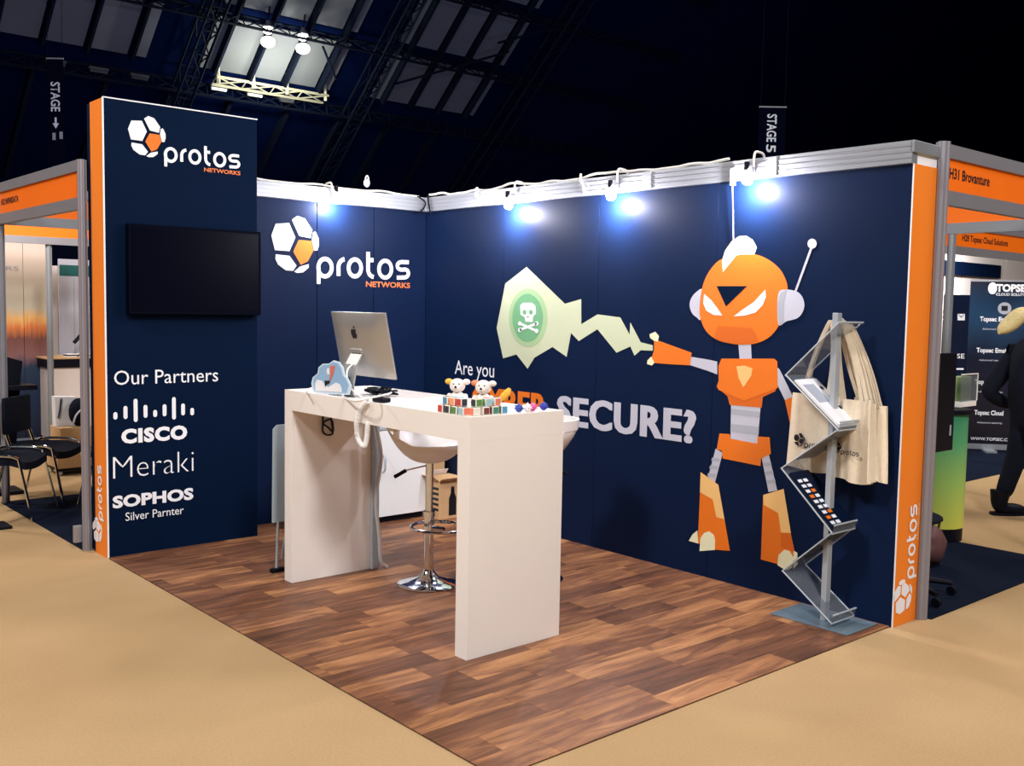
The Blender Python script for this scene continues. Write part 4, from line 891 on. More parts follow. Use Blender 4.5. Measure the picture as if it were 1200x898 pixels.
# ---- canvas tote bags hung on the pole
def tote(yc_, xc, w_, zt, zb, rz, seed, lb, hook, folds=.010, logo=False, flare=1.15):
    random.seed(seed); t = thing('tote_bag', lb, 'tote bag', (xc, yc_, zb), 'cream canvas tote bags hung on the brochure stand')
    R = Matrix.Rotation(rz, 3, 'Z'); O = Vector((xc, yc_, zb)); hgt = zt - zb; NU, NV = 14, 10; ph = random.uniform(0, 6)
    def P_(u, v, s):                                            # u across, v up, s which sheet
        wdt = w_ * (flare + (1 - flare) * v); f = folds * math.sin(u * 9 + ph + v * 1.5) * (1 - .3 * v) + folds * .5 * math.sin(u * 21 + ph * 2)
        edge = min(1, 6 * min(u, 1 - u) + .15)
        return O + R @ Vector((f + s * (.011 * edge + .004 * (1 - v)), -(u - .5) * wdt, v * hgt + .008 * math.sin(u * 7 + ph) * (1 - v)))
    bm = bmesh.new(); g_ = {s: [[bm.verts.new(P_(i / NU, j / NV, s)) for i in range(NU + 1)] for j in range(NV + 1)] for s in (-1, 1)}
    for s in (-1, 1):
        for j in range(NV):
            for i in range(NU): bm.faces.new((g_[s][j][i], g_[s][j][i + 1], g_[s][j + 1][i + 1], g_[s][j + 1][i]))
    for j in range(NV):
        for i in (0, NU): bm.faces.new((g_[-1][j][i], g_[1][j][i], g_[1][j + 1][i], g_[-1][j + 1][i]))
    for i in range(NU): bm.faces.new((g_[-1][0][i], g_[1][0][i], g_[1][0][i + 1], g_[-1][0][i + 1]))
    link_mesh('sack', bm, M['canvas'], t, True)
    for s in (-1, 1):
        a_, b_ = P_(.25, .97, s), P_(.75, .97, s); hk = Vector(hook) + Vector((s * .008, 0, 0)); bm = bmesh.new()
        pth = smooth_path([a_, a_.lerp(hk, .5) + Vector((0, .02, 0)), hk + Vector((0, .012, -.01)), hk + Vector((0, -.012, -.01)), b_.lerp(hk, .5) + Vector((0, -.02, 0)), b_], 5)
        L1 = [bm.verts.new(p + Vector((0, 0.011, 0))) for p in pth]; L2 = [bm.verts.new(p - Vector((0, .011, 0))) for p in pth]
        L3 = [bm.verts.new(p + Vector((.003, 0.011, 0))) for p in pth]; L4 = [bm.verts.new(p + Vector((.003, -.011, 0))) for p in pth]
        for i in range(len(pth) - 1):
            for A, Bq in ((L1, L2), (L4, L3), (L2, L4), (L3, L1)): bm.faces.new((A[i], A[i + 1], Bq[i + 1], Bq[i]))
        link_mesh('handle', bm, M['canvas'], t, True)
    if logo:
        u = R @ Vector((0, -1, 0)); n_ = R @ Vector((-1, 0, 0))
        emblem(t, O + u * (-w_ * .36) + Vector((0, 0, hgt * .42)) + n_ * (.026 + folds), u, (0, 0, 1), n_, w_ * .72, M['ink'], M['ink'], M['ink'], net=False, off=0)
    return t
hk = (-.15, -3.50, 1.60)
tote(-3.375, -.115, .29, 1.185, .775, 0.04, 1, 'cream tote bag with dark ball emblem, half behind the brochure stand', (-.16, -3.47, 1.57), .007, True)
tote(-3.60, -.135, .23, 1.175, .755, -.15, 2, 'cream tote bag with dark lettering directly beside the pole', (-.15, -3.52, 1.58), .010, True)
tote(-3.655, -.105, .19, 1.185, .760, -.6, 3, 'cream tote bag pressed behind the lettered one right of the pole', (-.14, -3.53, 1.57), .022, flare=1.3)
tote(-3.675, -.075, .16, 1.165, .765, -.85, 4, 'cream tote bag folded edge-on, next to last from the pole', (-.13, -3.54, 1.56), .020, flare=1.45)
tote(-3.690, -.050, .11, 1.15, .765, -.3, 5, 'outermost cream tote bag, nearest the orange wall end', (-.12, -3.56, 1.55), .016, flare=1.6)

# ================================================================== SHELL SCHEME OF THE LEFT NEIGHBOUR
def post(parent, x, y, h=2.5, m='alu_dark', w_=.04):
    bm = bmesh.new(); lathe(bm, [(0, 0), (w_ * .55, 0), (w_ * .55, h), (0, h)], (x, y, .0), 8)
    for a_ in range(4):
        dx, dy = math.cos(a_ * math.pi / 2) * w_ * .55, math.sin(a_ * math.pi / 2) * w_ * .55; box(bm, (x + dx - .006, y + dy - .006, 0.001), (x + dx + .006, y + dy + .006, h - .001))
    return link_mesh('post', bm, M[m], parent)
def fascia(parent, a, b, zs=(2.19, 2.265, 2.43, 2.50), t_=.03, mr='alu_dark', mo='fascia_orange'):
    a, b = Vector(a), Vector(b); d = (b - a); n_ = Vector((-d.y, d.x, 0)).normalized() * t_ / 2; z0_, z1_, z2_, z3_ = zs
    def bx_(za, zb, k_, name, m):
        bm = bmesh.new(); prism(bm, [(a.x, a.y, za), (b.x, b.y, za), (b.x, b.y, zb), (a.x, a.y, zb)], n_.normalized(), t_ * k_, -t_ * k_ / 2); return link_mesh(name, bm, M[m], parent)
    bx_(z0_, z1_, 1.3, 'lower_rail', mr); bx_(z2_, z3_, 1.3, 'upper_rail', mr); return bx_(z1_, z2_, .5, 'fascia_board', mo)
LF = thing('shell_frame', 'grey and orange name-board frame of the stand behind the tower', 'exhibition frame', (-2.68, .31, 0))
post(LF, -2.69, .30); post(LF, -2.69, 2.20); post(LF, .6, 2.20)
fb = fascia(LF, (-2.69, .33, 0), (-2.69, 2.17, 0)); fb2 = fascia(LF, (-2.66, 2.20, 0), (.6, 2.20, 0), mr='alu')
letter(fb, 'H32 INFINIDATA', (-2.69, 2.13, 2.33), (0, -1, 0), (0, 0, 1), (-1, 0, 0), .46, .045, M['ink'], .02, off=.008)
link_mesh('foot_bracket', B((-2.76, .33, .05), (-2.71, .36, .16), .003), M['alu'], LF)
# far stand with the sunset wall, behind
FS = thing('shell_frame', 'orange-topped frame across the aisle, seen through the left stand', 'exhibition frame', (-1.5, 4.85, 0))
fascia(FS, (-3.6, 4.85, 0), (-0.2, 4.85, 0)); pxx = on(58, 300, 1, 4.85); post(FS, pxx.x, 4.88, 2.2, 'alu', .045); post(FS, -3.6, 4.88, 2.5, 'alu')
sw = thing('sunset_wall', 'white wall panels printed with a sunset city above deep blue', 'printed wall', (-2.2, 5.9, 0))
for a_, b_ in ((-4.2, -3.42), (-3.40, -2.62), (-2.60, -1.615), (-1.608, -1.42), (-1.413, -1.27)):
    pass
for a_, b_ in ((-3.8, -2.9), (-2.896, -2.0), (-1.996, -1.535), (-1.530, -1.27)):
    link_mesh('panel', B((a_, 5.9, .03), (b_, 5.92, 2.3), .002), M['sunset'], sw)
link_mesh('kick_strip', B((-3.8, 5.885, .006), (-1.27, 5.90, .03)), M['alu'], sw)
letter(sw, 'ERS', (-1.78, 5.9, 1.93), (1, 0, 0), (0, 0, 1), (0, -1, 0), .20, .05, M['grey_print2'], 0, off=.003)
tag(link_mesh('partition', B((-1.265, 6.4, 0), (-.2, 6.44, 2.02), .003), M['panel_white'], loc=(-.8, 6.4, 0)), 'plain white partition right of the sunset wall', 'partition')
gp = thing('grey_partition', 'pale grey partition with a teal band, next to the orange tower edge', 'partition', (-.6, 6.3, 0))
link_mesh('board', B((-1.03, 6.3, 0.006), (-.3, 6.33, 2.1), .003), M['grey_print'], gp); link_mesh('teal_band', B((-1.02, 6.295, 1.90), (-.3, 6.2995, 2.03)), M['teal'], gp)
link_mesh('seam', B((-.86, 6.297, .2), (-.85, 6.2995, 1.88)), M['steel'], gp)
ctr = thing('demo_counter', 'white counter with a black top edge beyond the left stand', 'counter', (-1.1, 5.7, 0))
link_mesh('body', B((-1.37, 5.55, .05), (-.55, 6.1, .85), .004), M['panel_white'], ctr); link_mesh('black_band', B((-1.40, 5.53, .85), (-.52, 6.12, .945), .003), M['black'], ctr); link_mesh('top', B((-1.41, 5.52, .945), (-.51, 6.13, .965), .003), M['card'], ctr); link_mesh('plinth', B((-1.35, 5.57, .007), (-.57, 6.08, .05)), M['black'], ctr)
for i, (x_, lb, c_) in enumerate(((-1.12, 'stack of white leaflets on the black-edged counter', 'leaflets'), (-.98, 'second stack of leaflets nearer the tower on the black-edged counter', 'leaflets'))):
    t = thing('leaflet_stack', lb, c_, (x_, 5.65, .965))
    for k_ in range(3): link_mesh('leaflet', B((x_ - .06 + k_ * .008, 5.58, .966 + k_ * .012), (x_ + .06 + k_ * .008, 5.72 + k_ * .01, .975 + k_ * .012), .001), M['paper'] if k_ != 1 else M['ink'], t)
tr_ = thing('desk_mount', 'black angled device mount on the black-edged counter', 'stand', (-.95, 5.8, .965))
link_mesh('stem', T([(-.93, 5.85, .966), (-.93, 5.85, 1.16)], .014, 8), M['black'], tr_); link_mesh('arm', T([(-1.02, 5.8, 1.12), (-.88, 5.85, 1.26)], .022, 8), M['black'], tr_)
# cardboard boxes on a small trolley with a backpack and a white sack
q = on(86, 553, 2, 0); tx, ty = -1.84, 3.42
tl = thing('dolly', 'small black dolly on castors carrying two cardboard boxes', 'dolly', (tx, ty, 0))
link_mesh('deck', B((tx - .14, ty - .16, .045), (tx + .2, ty + .16, .065), .003), M['black'], tl)
for dx in (-.11, .17):
    for dy in (-.13, .13): link_mesh('castor', T([(tx + dx - .012, ty + dy, .022), (tx + dx + .012, ty + dy, .022)], .021, 12), M['grey_cable'], tl)
tag(link_mesh('cardboard_box', B((tx - .14, ty - .16, .066), (tx + .2, ty + .16, .245), .004), M['card'], loc=(tx, ty, .066)), 'lower cardboard box on the black dolly', 'box')
tag(link_mesh('cardboard_box', B((tx - .11, ty - .15, .246), (tx + .19, ty + .15, .44), .004), M['card'], loc=(tx, ty, .246)), 'upper cardboard box on the dolly, under the black backpack', 'box')
wb_ = thing('paper_carrier', 'white paper carrier bag standing on the boxes', 'bag', (tx - .02, ty, .441))
bm = bmesh.new(); prism(bm, [(tx - .11, ty - .02, .441), (tx + .07, ty - .02, .441), (tx + .08, ty - .02, .71), (tx - .115, ty - .02, .72)], (0, 1, 0), .10); link_mesh('bag_body', bm, M['paper'], wb_)
link_mesh('handle', T(smooth_path([(tx - .06, ty - .025, .70), (tx - .075, ty - .03, .6), (tx - .09, ty - .03, .52)], 4), .007, 6), M['ink'], wb_)
bp_ = thing('backpack', 'black backpack with a pale strap on top of the boxes', 'backpack', (tx + .1, ty - .1, .441))
link_mesh('pack', ball(bmesh.new(), (tx + .075, ty - .085, .575), .12, .75, .55, 1.1), M['black_cloth'], bp_, True); link_mesh('strap', T(smooth_path([(tx + .0, ty - .15, .47), (tx + .03, ty - .165, .56), (tx + .10, ty - .165, .62), (tx + .15, ty - .13, .62)], 5), .009, 6), M['grey_print'], bp_, True)
# stacking chairs
def chair(lb, x, y, rz):
    t = thing('stacking_chair', lb, 'chair', (0, 0, 0), 'black stacking chairs with chrome legs in the left stand')
    bm = bmesh.new(); NU, NV = 8, 8
    tp = [[bm.verts.new(((i / NU - .5) * .45, (j / NV - .5) * .42, .46 - .03 * (j / NV) ** 2 * 0 - .02 * math.sin(math.pi * i / NU) - (.03 * max(0, 1 - j / NV * 4)))) for i in range(NU + 1)] for j in range(NV + 1)]
    bt = [[bm.verts.new(v.co - Vector((0, 0, .055))) for v in r] for r in tp]
    for j in range(NV):
        for i in range(NU): bm.faces.new((tp[j][i], tp[j][i + 1], tp[j + 1][i + 1], tp[j + 1][i])); bm.faces.new((bt[j][i], bt[j + 1][i], bt[j + 1][i + 1], bt[j][i + 1]))
    for i in range(NU): bm.faces.new((tp[0][i], bt[0][i], bt[0][i + 1], tp[0][i + 1])); bm.faces.new((tp[NV][i], tp[NV][i + 1], bt[NV][i + 1], bt[NV][i]))
    for j in range(NV): bm.faces.new((tp[j][0], tp[j + 1][0], bt[j + 1][0], bt[j][0])); bm.faces.new((tp[j][NU], bt[j][NU], bt[j + 1][NU], tp[j + 1][NU]))
    link_mesh('seat', bm, M['black_cloth'], t, True)
    link_mesh('backrest', B((-.21, .20, .55), (.21, .235, .84), .015), M['black_cloth'], t, True)
    for s in (-1, 1):
        link_mesh('leg', T([(s * .235, -.17, .455), (s * .26, -.27, .008)], .011, 8), M['chrome'], t, True)
        link_mesh('leg', T([(s * .235, .17, .455), (s * .26, .29, .008)], .011, 8), M['chrome'], t, True)
        link_mesh('side_rail', T(smooth_path([(s * .235, -.17, .455), (s * .236, -.1, .475), (s * .236, .1, .475), (s * .235, .17, .455)], 4), .011, 8), M['chrome'], t, True)
        link_mesh('back_upright', T([(s * .19, .17, .44), (s * .19, .225, .6)], .011, 8), M['chrome'], t, True)
    t.location = (x, y, .006); t.rotation_euler = (0, 0, rz)
chair('black stacking chair nearest the hall floor, chrome side rail towards the aisle', -2.80, 1.72, math.radians(55))
chair('black stacking chair nearer the tower, chrome leg by the dolly', -2.42, 2.12, math.radians(49))
chair('black stacking chair mostly hidden behind the orange tower edge', -1.90, 1.80, math.radians(-131))
kb = thing('pedestal_screen', 'black pedestal with tilted screen at the edge of the left stand', 'pedestal', (-2.52, 2.62, 0))
bm = bmesh.new(); prism(bm, [(-2.72, 2.6, .42), (-2.50, 2.6, .42), (-2.455, 2.6, 1.0), (-2.44, 2.6, 1.1), (-2.56, 2.6, 1.14), (-2.72, 2.6, 1.14)], (0, 1, 0), .22); link_mesh('housing', bm, M['black'], kb)
link_mesh('shelf', B((-2.62, 2.48, .87), (-2.36, 2.68, .91), .004), M['black'], kb); link_mesh('stem', B((-2.6, 2.66, .03), (-2.54, 2.72, .42)), M['alu_dark'], kb); link_mesh('base', B((-2.7, 2.54, .0005), (-2.46, 2.84, .03), .004), M['black'], kb)
rf = thing('floor_plate', 'flat black foot plate on the tan carpet at the frame edge', 'stand foot', (-2.9, 1.2, 0))
q = on(4, 617, 2, 0); link_mesh('plate', B((q.x - .22, q.y - .12, .0005), (q.x + .03, q.y + .10, .02), .004), M['black'], rf); link_mesh('tube', T([(q.x - .12, q.y, .02), (q.x - .12, q.y, .8)], .02, 10), M['black'], rf)

# ================================================================== SHELL SCHEME OF THE RIGHT NEIGHBOUR
RF = thing('shell_frame', 'grey and orange name-board frame joined to the orange wall end', 'exhibition frame', (.3, -3.8, 0))
post(RF, .275, -3.81, 2.51, 'alu_dark', .055); post(RF, 2.19, -3.82, 2.5)
fb = fascia(RF, (.30, -3.81, 0), (2.17, -3.81, 0)); fascia(RF, (2.19, -3.80, 0), (2.19, -1.9, 0), mr='alu')
letter(fb, 'H31 Brovanture', (.342, -3.81, 2.330), (1, 0, 0), (0, 0, 1), (0, -1, 0), .47, .055, M['ink'], .015, off=.008)
FF = thing('shell_frame', 'far orange name-board frame above the white-lit banners', 'exhibition frame', (4.45, -1.9, 0))
post(FF, 4.43, -1.9, 2.5, 'alu', .06); fb = fascia(FF, (4.46, -1.9, 0), (8.2, -1.9, 0)); fascia(FF, (4.43, -1.87, 0), (4.43, 1.0, 0))
letter(fb, 'H28 Topsec Cloud Solutions', (4.62, -1.9, 2.32), (1, 0, 0), (0, 0, 1), (0, -1, 0), 1.0, .06, M['ink'], .015, off=.008)
ww = thing('stand_wall', 'white panel wall of the banner stand, brightly lit', 'partition', (8, 1.0, 0))
for i in range(6): link_mesh('panel', B((4.5 + i * 1.6, 1.0, .006), (4.5 + i * 1.6 + 1.595, 1.03, 2.62), .002), M['panel_white'], ww)
hp_ = thing('header_board', 'dark blue header board high on the white panel wall', 'sign', (11, .9, 2.3))
link_mesh('board', B((9.3, .95, 2.24), (12.2, .99, 2.45)), M['light_navy'], hp_)
# rolled banner, square to the aisle
A = Vector((7.10, -.88, 0)); dB = Vector((.43, -.55, 0)).normalized(); nB = Vector((-.788, -.616, 0)); nB = Vector((dB.y, -dB.x, 0)).normalized(); nB = nB if nB.dot(CAM_L - A) > 0 else -nB
bnr = thing('roll_up_banner', 'tall dark banner reading TOPSEC with white service names', 'banner', A + dB * .48)
WB = .98
def bq(u, z): return A + dB * u + Vector((0, 0, z))
link_mesh('print', prism(bmesh.new(), [bq(0, .07), bq(WB, .07), bq(WB, 2.02), bq(0, 2.02)], nB, .004), M['banner_grad'], bnr)
link_mesh('cassette', prism(bmesh.new(), [bq(-.01, .03), bq(WB - .25, .03), bq(WB - .25, .09), bq(-.01, .09)], nB, .07, -.035), M['alu'], bnr); link_mesh('top_bar', prism(bmesh.new(), [bq(0, 2.02), bq(WB, 2.02), bq(WB, 2.045), bq(0, 2.045)], nB, .02, -.01), M['alu'], bnr)
link_mesh('foot', prism(bmesh.new(), [bq(.22, .0), bq(.34, .0), bq(.34, .03), bq(.22, .03)], nB, .25, -.05), M['alu'], bnr)
def bpx(px, py):
    r = ray(px, py); t_ = (A - CAM_L).dot(nB) / r.dot(nB); return CAM_L + r * t_
def btext(s, px, py, wpx, hpx, m, bold=.01):
    a_ = bpx(px, py); b_ = bpx(px + wpx, py); letter(bnr, s, a_, dB, (0, 0, 1), nB, (b_ - a_).dot(dB), (bpx(px, py - hpx) - a_).z, m, bold, off=.006)
btext('TOPSEC', 1167, 342, 43, 9, M['white_print'], .05); btext('CLOUD SOLUTIONS', 1167, 346.5, 43, 3, M['white_print'], .02)
for s, px, py, wd in (('Topsec Email', 1148, 376.5, 36), ('Topsec Email', 1144, 413, 36), ('Topsec Web', 1142, 450, 34), ('Topsec Cloud', 1141.5, 486, 34)):
    btext(s, px, py, wd, 5.5, M['white_print'], .03); btext('Advanced security', px + 3, py + 10, 30, 2.2, M['grey_print'])
btext('WWW.TOPSEC.COM', 1137, 515.5, 52, 3.4, M['white_print'])
c_ = bpx(1177, 361.5); link_mesh('round_badge', prism(bmesh.new(), [c_ + dB * .075 * math.cos(a_) + Vector((0, 0, .055 * math.sin(a_) * 1.3)) for a_ in [i * math.pi / 10 for i in range(20)]], nB, .001, .006), M['grey_print2'], bnr)
link_mesh('round_badge', prism(bmesh.new(), [c_ + dB * .035 * sx_ + Vector((0, 0, .03 * sz_)) for sx_, sz_ in ((-1, -1), (1, -1), (1, 1), (-1, 1))], nB, .001, .008), M['ink'], bnr)
c_ = bpx(1163, 338); link_mesh('disc_emblem', prism(bmesh.new(), [c_ + dB * .05 * math.cos(a_) + Vector((0, 0, .07 * math.sin(a_))) for a_ in [i * math.pi / 8 for i in range(16)]], nB, .001, .006), M['white_print'], bnr)
# smaller navy banner beside it
A2 = on(1103.5, 400, 1, -1.0); A2.z = 0
def b2q(u, z): return A2 + dB * u + Vector((0, 0, z))
bn2 = thing('roll_up_banner', 'narrow navy banner with envelope symbol behind the grey post', 'banner', A2 + dB * .15)
r_ = ray(1134, 400); t_ = (A2 - CAM_L).dot(nB) / r_.dot(nB); W2 = (CAM_L + r_ * t_ - A2).dot(dB)
zt2 = on(1118, 346, 1, -1.0).z
link_mesh('print', prism(bmesh.new(), [b2q(0, .05), b2q(W2, .05), b2q(W2, zt2), b2q(0, zt2)], nB, .004), M['light_navy'], bn2); link_mesh('cassette', prism(bmesh.new(), [b2q(0, .0), b2q(W2, .0), b2q(W2, .05), b2q(0, .05)], nB, .07, -.035), M['alu'], bn2)
def b2p(px, py):
    r = ray(px, py); return CAM_L + r * ((A2 - CAM_L).dot(nB) / r.dot(nB))
def b2t(s, px, py, wpx, hpx): a_ = b2p(px, py); letter(bn2, s, a_, dB, (0, 0, 1), nB, (b2p(px + wpx, py) - a_).dot(dB), (b2p(px, py - hpx) - a_).z, M['white_print'], .01, off=.006)
b2t('AINS', 1104, 405.5, 9, 6); b2t('SE', 1121, 420, 9, 5.5)
for ps in ([(1122, 368), (1130.5, 368), (1130.5, 375.5), (1122, 375.5)],): link_mesh('envelope', prism(bmesh.new(), [b2p(*p) for p in ps], nB, .001, .006), M['white_print'], bn2)
link_mesh('envelope_fold', prism(bmesh.new(), [b2p(*p) for p in [(1122, 368), (1126, 372.5), (1130.5, 368), (1126, 371)]], nB, .001, .008), M['ink'], bn2)
link_mesh('chevron', prism(bmesh.new(), [b2p(*p) for p in [(1104, 367), (1109.5, 371.5), (1104, 376), (1104, 374.5), (1108, 371.5), (1104, 368.5)]], nB, .001, .006), M['white_print'], bn2)
link_mesh('pink_line', prism(bmesh.new(), [b2p(*p) for p in [(1119, 431.5), (1129, 431.5), (1129, 433.5), (1119, 433.5)]], nB, .001, .006), M['white_print'], bn2)
# round green counter with screen and leaflet box
gx, gy, gr = 2.235, -2.93, .185
gc = thing('round_counter', 'round counter wrapped in a green to yellow gradient, beyond the orange end', 'counter', (gx, gy, 0))
link_mesh('drum', lathe(bmesh.new(), [(0, .10), (gr, .10), (gr, .92), (0, .92)], (gx, gy, 0), 36), M['green_grad'], gc, True)
link_mesh('plinth', lathe(bmesh.new(), [(0, .007), (gr * .98, .007), (gr * .98, .10), (0, .10)], (gx, gy, 0), 36), M['black'], gc, True)
link_mesh('top', lathe(bmesh.new(), [(0, .92), (gr + .02, .92), (gr + .02, .95), (0, .95)], (gx, gy, 0), 36), M['black'], gc, True)
lb_ = thing('leaflet_box', 'clear box with green leaflets on the round counter', 'leaflet holder', (2.42, -2.9, .95))
q0, q1 = on(1114, 475, 1, -2.93), on(1133, 475, 1, -2.93)
link_mesh('tray', B((q0.x, -3.0, .951), (q1.x, -2.88, .99), .002), M['white_plastic'], lb_); link_mesh('front_pane', B((q0.x, -3.0, .99), (q1.x, -2.995, 1.19)), M['acrylic'], lb_); link_mesh('leaflets', B((q0.x + .015, -2.96, .99), (q1.x - .015, -2.90, 1.17)), M['box_green'], lb_)
link_mesh('frame_edge', T([(q1.x, -3.0, .99), (q1.x, -3.0, 1.19), (q0.x, -3.0, 1.19)], .005, 6), M['white_plastic'], lb_)
ds = thing('display_screen', 'upright black screen seen edge-on in front of the green counter', 'screen', (1.95, -3.2, .6))
sa, sb = on(1091, 520, 1, -3.25), on(1113, 527, 1, -3.25); za, zb_ = sb.z, on(1113, 414, 1, -3.25).z
link_mesh('casing', B((sa.x - .12, -3.27, za), (sb.x, -3.22, zb_), .006), M['black'], ds); link_mesh('stand_pole', T([(sa.x - .05, -3.24, .02), (sa.x - .05, -3.24, za + .1)], .025, 12), M['black'], ds); link_mesh('foot_plate', lathe(bmesh.new(), [(0, .0065), (.12, .0065), (.12, .02), (0, .025)], (sa.x - .05, -3.24, 0), 24), M['black'], ds)
M['label_grey'] = M['grey_print2']; link_mesh('small_label', B((sb.x - .06, -3.2715, za + .10), (sb.x - .04, -3.27, za + .17)), M['grey_print2'], ds)
bg = thing('handbag', 'slouching maroon bag on the dark carpet by the green counter', 'bag', (1.62, -3.3, .006))
q = on(1095, 664, 2, 0.006); bx0, by0 = q.x + .02, q.y + .03
bm = bmesh.new(); ball(bm, (bx0, by0, .135), .13, .85, .6, 1.0, 18)
for v in bm.verts:
    v.co.z = max(.0075, v.co.z + .012 * math.sin(v.co.x * 60) * math.sin(v.co.y * 45)); v.co.x += .012 * math.sin(v.co.z * 50)
link_mesh('sack', bm, M['bag'], bg, True); link_mesh('handle', T(smooth_path([(bx0 - .06, by0, .24), (bx0 - .03, by0 - .02, .30), (bx0 + .04, by0 - .02, .30), (bx0 + .07, by0, .23)], 5), .008, 6), M['bag'], bg, True)
cf = thing('chair_base', 'black castor base of an office chair beside the orange end', 'chair', (.95, -3.6, .006))
q = on(1085, 690, 2, .1)
q = Vector((.64, -3.53, .1))
for a_ in (-.75, .506, 1.763, 3.02, 4.277):
    e_ = Vector((q.x + .27 * math.cos(a_), q.y + .27 * math.sin(a_), .075)); link_mesh('leg', T([(q.x, q.y, .11), e_], [.022, .014], 8), M['black'], cf, True); link_mesh('castor', T([e_ + Vector((-.014, 0, -.043)), e_ + Vector((.014, 0, -.043))], .026, 12), M['black'], cf)
link_mesh('column', T([(q.x, q.y, .1), (q.x, q.y, .42)], .025, 12), M['black'], cf); link_mesh('seat', ball(bmesh.new(), (q.x, q.y, .46), .19, 1, 1, .2, 20), M['black_cloth'], cf, True)
# bright lights of that stand
area('stand_floodlight', (9.9, .2, 2.75), (10.2, 1.0, 1.2), .3, 70, (0.95, 0.98, 1.0))
area('stand_floodlight', (5.6, -1.2, 3.3), (7.2, -.9, 1.4), .4, 60, (0.95, 0.98, 1.0))
area('stand_floodlight', (-2.0, 3.6, 3.2), (-1.8, 5.9, 1.2), .5, 48, (1.0, 0.88, 0.78))

# ================================================================== PERSON AT THE RIGHT EDGE
def skin_mesh(name, nodes, edges, m, parent, levels=2, root=0):
    me = bpy.data.meshes.new(name); off = root_loc(parent); me.from_pydata([Vector(p) - off for p, r in nodes], edges, []); o = bpy.data.objects.new(name, me); COL.objects.link(o)
    sk_ = o.modifiers.new('skin', 'SKIN'); sk_.use_smooth_shade = True
    for i, (p, r) in enumerate(nodes): v = me.skin_vertices[0].data[i]; v.radius = (r, r) if not isinstance(r, tuple) else r; v.use_root = (i == root)
    ss = o.modifiers.new('sub', 'SUBSURF'); ss.levels = levels; ss.render_levels = levels
    dg = bpy.context.evaluated_depsgraph_get(); dg.update(); m2 = bpy.data.meshes.new_from_object(o.evaluated_get(dg)); COL.objects.unlink(o); bpy.data.objects.remove(o)
    m2.materials.clear(); m2.materials.append(m); o2 = bpy.data.objects.new(name, m2); COL.objects.link(o2); o2.parent = parent
    for p in m2.polygons: p.use_smooth = True
    return o2
PB = on(1202, 607, 2, 0); fw = Vector((.754, -.656, 0)).normalized(); lf = Vector((.656, .754, 0)).normalized()
pr = thing('person', 'person in black clothes with pale blonde hair, turned away to the right', 'person', (PB.x, PB.y, 0))
def W(f, l, z): return Vector((PB.x, PB.y, 0)) + fw * f + lf * l + Vector((0, 0, z))
nodes = [(W(-.03, 0, .93), .16), (W(-.04, 0, 1.08), .16), (W(-.02, 0, 1.22), .165), (W(.02, 0, 1.36), .13), (W(.03, 0, 1.43), .06), (W(.045, 0, 1.50), .05),
    (W(.0, .17, 1.36), .085), (W(-.14, .23, 1.17), .085), (W(-.26, .22, .99), .075), (W(-.10, .24, .90), .05), (W(.0, .22, .90), .028),
    (W(.0, -.17, 1.36), .065), (W(-.06, -.22, 1.12), .052), (W(.08, -.22, .93), .045), (W(.27, -.20, .95), .032), (W(.34, -.2, .96), .028),
    (W(-.02, .09, .80), .10), (W(-.05, .10, .48), .085), (W(-.15, .10, .14), .068), (W(.0, -.09, .80), .10), (W(.08, -.10, .48), .085), (W(.12, -.10, .12), .068)]
edges = [(0, 1), (1, 2), (2, 3), (3, 4), (4, 5), (3, 6), (6, 7), (7, 8), (8, 9), (9, 10), (3, 11), (11, 12), (12, 13), (13, 14), (14, 15), (0, 16), (16, 17), (17, 18), (0, 19), (19, 20), (20, 21)]
skin_mesh('clothed_body', nodes, edges, M['black_cloth'], pr)
bm = bmesh.new(); ball(bm, W(.055, 0, 1.585), .092, 1, 1, 1.22, 20)
for v in bm.verts:                                              # face: brow, nose and chin pushed forward
    d = v.co - W(.055, 0, 1.585); f = d.dot(fw); s = d.dot(lf)
    if f > .05 and abs(s) < .02 and -.03 < d.z < .015: v.co += fw * .022
    if f > 0 and d.z < -.06: v.co += fw * .015
link_mesh('head', bm, M['skin'], pr, True)
for s in (-1, 1):
    link_mesh('eye', ball(bmesh.new(), W(.137, s * .032, 1.60), .011, n=8), M['ink'], pr); link_mesh('ear', ball(bmesh.new(), W(.05, s * .092, 1.585), .025, .5, .5, 1.1, 10), M['skin'], pr, True)
link_mesh('mouth', ball(bmesh.new(), W(.142, 0, 1.535), .014, .6, 1.2, .4, 8), M['red_card'], pr)
bm = bmesh.new(); ball(bm, W(.02, 0, 1.615), .115, 1, 1, 1.05, 22)
for v in list(bm.verts):
    if (v.co - W(.02, 0, 1.615)).dot(fw) > .07: v.co -= fw * .03
link_mesh('hair', bm, M['hair'], pr, True)
link_mesh('ponytail', T(smooth_path([W(-.06, 0, 1.64), W(-.14, 0, 1.625), W(-.21, .0, 1.56), W(-.27, .0, 1.51), W(-.30, 0, 1.475)], 5), [.05 + .02 * math.sin(i / 20 * math.pi) - .045 * (i / 20) ** 3 for i in range(21)], 12), M['hair'], pr, True)
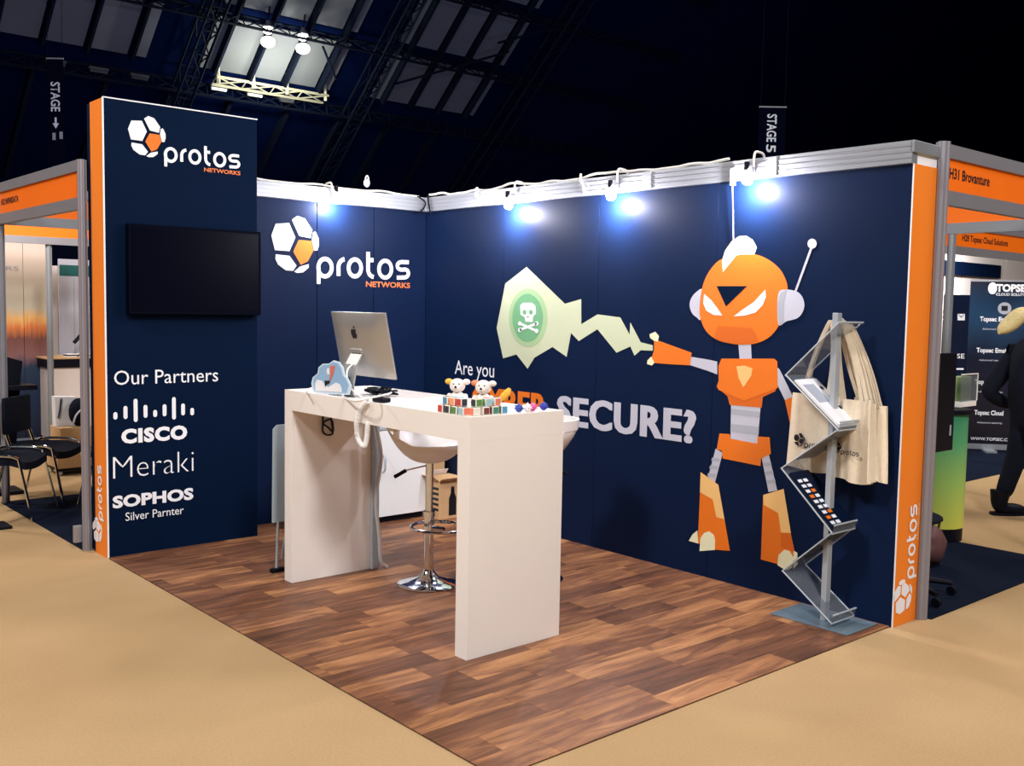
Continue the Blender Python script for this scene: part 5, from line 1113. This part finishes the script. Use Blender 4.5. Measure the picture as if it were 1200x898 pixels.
for (f_, l_, z_) in ((.02, .22, .90), (.36, -.2, .96)):         # hands with five fingers
    link_mesh('hand', ball(bmesh.new(), W(f_ + .03, l_, z_), .042, 1.0, .6, .5, 12), M['skin'], pr, True)
    for k_ in range(4): link_mesh('finger', T([W(f_ + .055, l_ + (k_ - 1.5) * .018, z_), W(f_ + .09 + .006 * (k_ in (1, 2)), l_ + (k_ - 1.5) * .019, z_ - .012), W(f_ + .10, l_ + (k_ - 1.5) * .019, z_ - .035)], [.009, .008, .006], 8), M['skin'], pr, True)
    link_mesh('thumb', T([W(f_ + .01, l_ + .03, z_), W(f_ + .045, l_ + .055, z_ - .008), W(f_ + .07, l_ + .055, z_ - .015)], [.011, .010, .007], 8), M['skin'], pr, True)
for (f_, l_, hz) in ((-.16, .10, .0), (.12, -.10, .0)):
    b_ = link_mesh('boot', tube(bmesh.new(), smooth_path([W(f_ - .005, l_, .20), W(f_ - .01, l_, .10), W(f_ + .02, l_, .058), W(f_ + .12, l_, .048), W(f_ + .20, l_, .04)], 4), [.078, .075, .07, .066, .062, .06, .056, .056, .054, .052, .05, .05, .048, .046, .042, .036, .025], 14), M['black'], pr, True)
    link_mesh('sole', prism(bmesh.new(), smooth_loop([W(f_ - .075, l_, 0), W(f_ - .05, l_ + .045, 0), W(f_ + .12, l_ + .05, 0), W(f_ + .235, l_, 0), W(f_ + .12, l_ - .05, 0), W(f_ - .05, l_ - .045, 0)], 3), (0, 0, 1), .022, .001), M['black'], b_)

# ================================================================== HANGING STAGE SIGNS
def hang(px0, py0, px1, py1, dist, lb, words, tall):
    d0 = Vector((.754, -.656, 0)).normalized(); n_ = Vector((-.656, -.754, 0)).normalized(); c = CAM_L + ray((px0 + px1) / 2, (py0 + py1) / 2) * (dist / F_PX); s = dist / F_PX; w_ = (px1 - px0) * s; h_ = (py1 - py0) * s
    t = thing('hanging_sign', lb, 'sign', c, 'dark stage signs hung from the roof'); q = lambda u, v: c + d0 * (u * w_) + Vector((0, 0, v * h_))
    link_mesh('cloth', prism(bmesh.new(), [q(-.5, -.5), q(.5, -.5), q(.5, .5), q(-.5, .5)], n_, .01), M['sign'], t)
    link_mesh('top_bar', T([q(-.52, .5), q(.52, .5)], .02, 8), M['steel'], t)
    for u in (-.45, .45): link_mesh('wire', T([q(u, .5), q(u, .5) + Vector((0, 0, 9))], .006, 5), M['roof_steel'], t)
    for word, vt, vb, uc_, ch in words:                         # read downwards: baseline on the picture's left of the letters
        letter(t, word, q(uc_ - ch / 2, vt), (0, 0, -1), d0, n_, (vt - vb) * h_, ch * w_, M['sign_white'], .02, off=.011)
    return t, q, n_
M['sign'] = mat('sign_cloth', (.002, .003, .012, 1), .9, spec=.02); M['sign_white'] = mat('sign_white', rgb(235, 240, 250), .6, emit=(0.8, 0.88, 1, 1), estr=0.0)
hang(889, 126, 920, 190, 22.0, 'dark hanging sign reading STAGE 5 above the right wall rail', [('STAGE', .37, -.13, -.02, .36), ('5', -.18, -.32, -.02, .36)], True)
t, q, n_ = hang(56, 70, 75, 208, 24.0, 'dark hanging sign reading STAGE with an arrow, left of the tower', [('STAGE', .304, .058, .0, .56)], True)
link_mesh('arrow', prism(bmesh.new(), [q(-.06, .01), q(.06, .01), q(.06, -.04), q(.2, -.04), q(0, -.085), q(-.2, -.04), q(-.06, -.04)], n_, .001, .011), M['sign_white'], t)
for (u, v, a_, b_) in ((-.12, -.15, .1, .03), (.32, -.14, .1, .03), (-.12, -.42, .1, .02), (.32, -.42, .1, .02)): link_mesh('small_mark', prism(bmesh.new(), [q(u - a_, v - b_), q(u + a_, v - b_), q(u + a_, v + b_), q(u - a_, v + b_)], n_, .001, .011), M['grey_print2'], t)
area('sign_light', (4.0, 2.0, 5.0), (12.3, 5.6, 5.0), .6, 300, (.8, .88, 1.0))
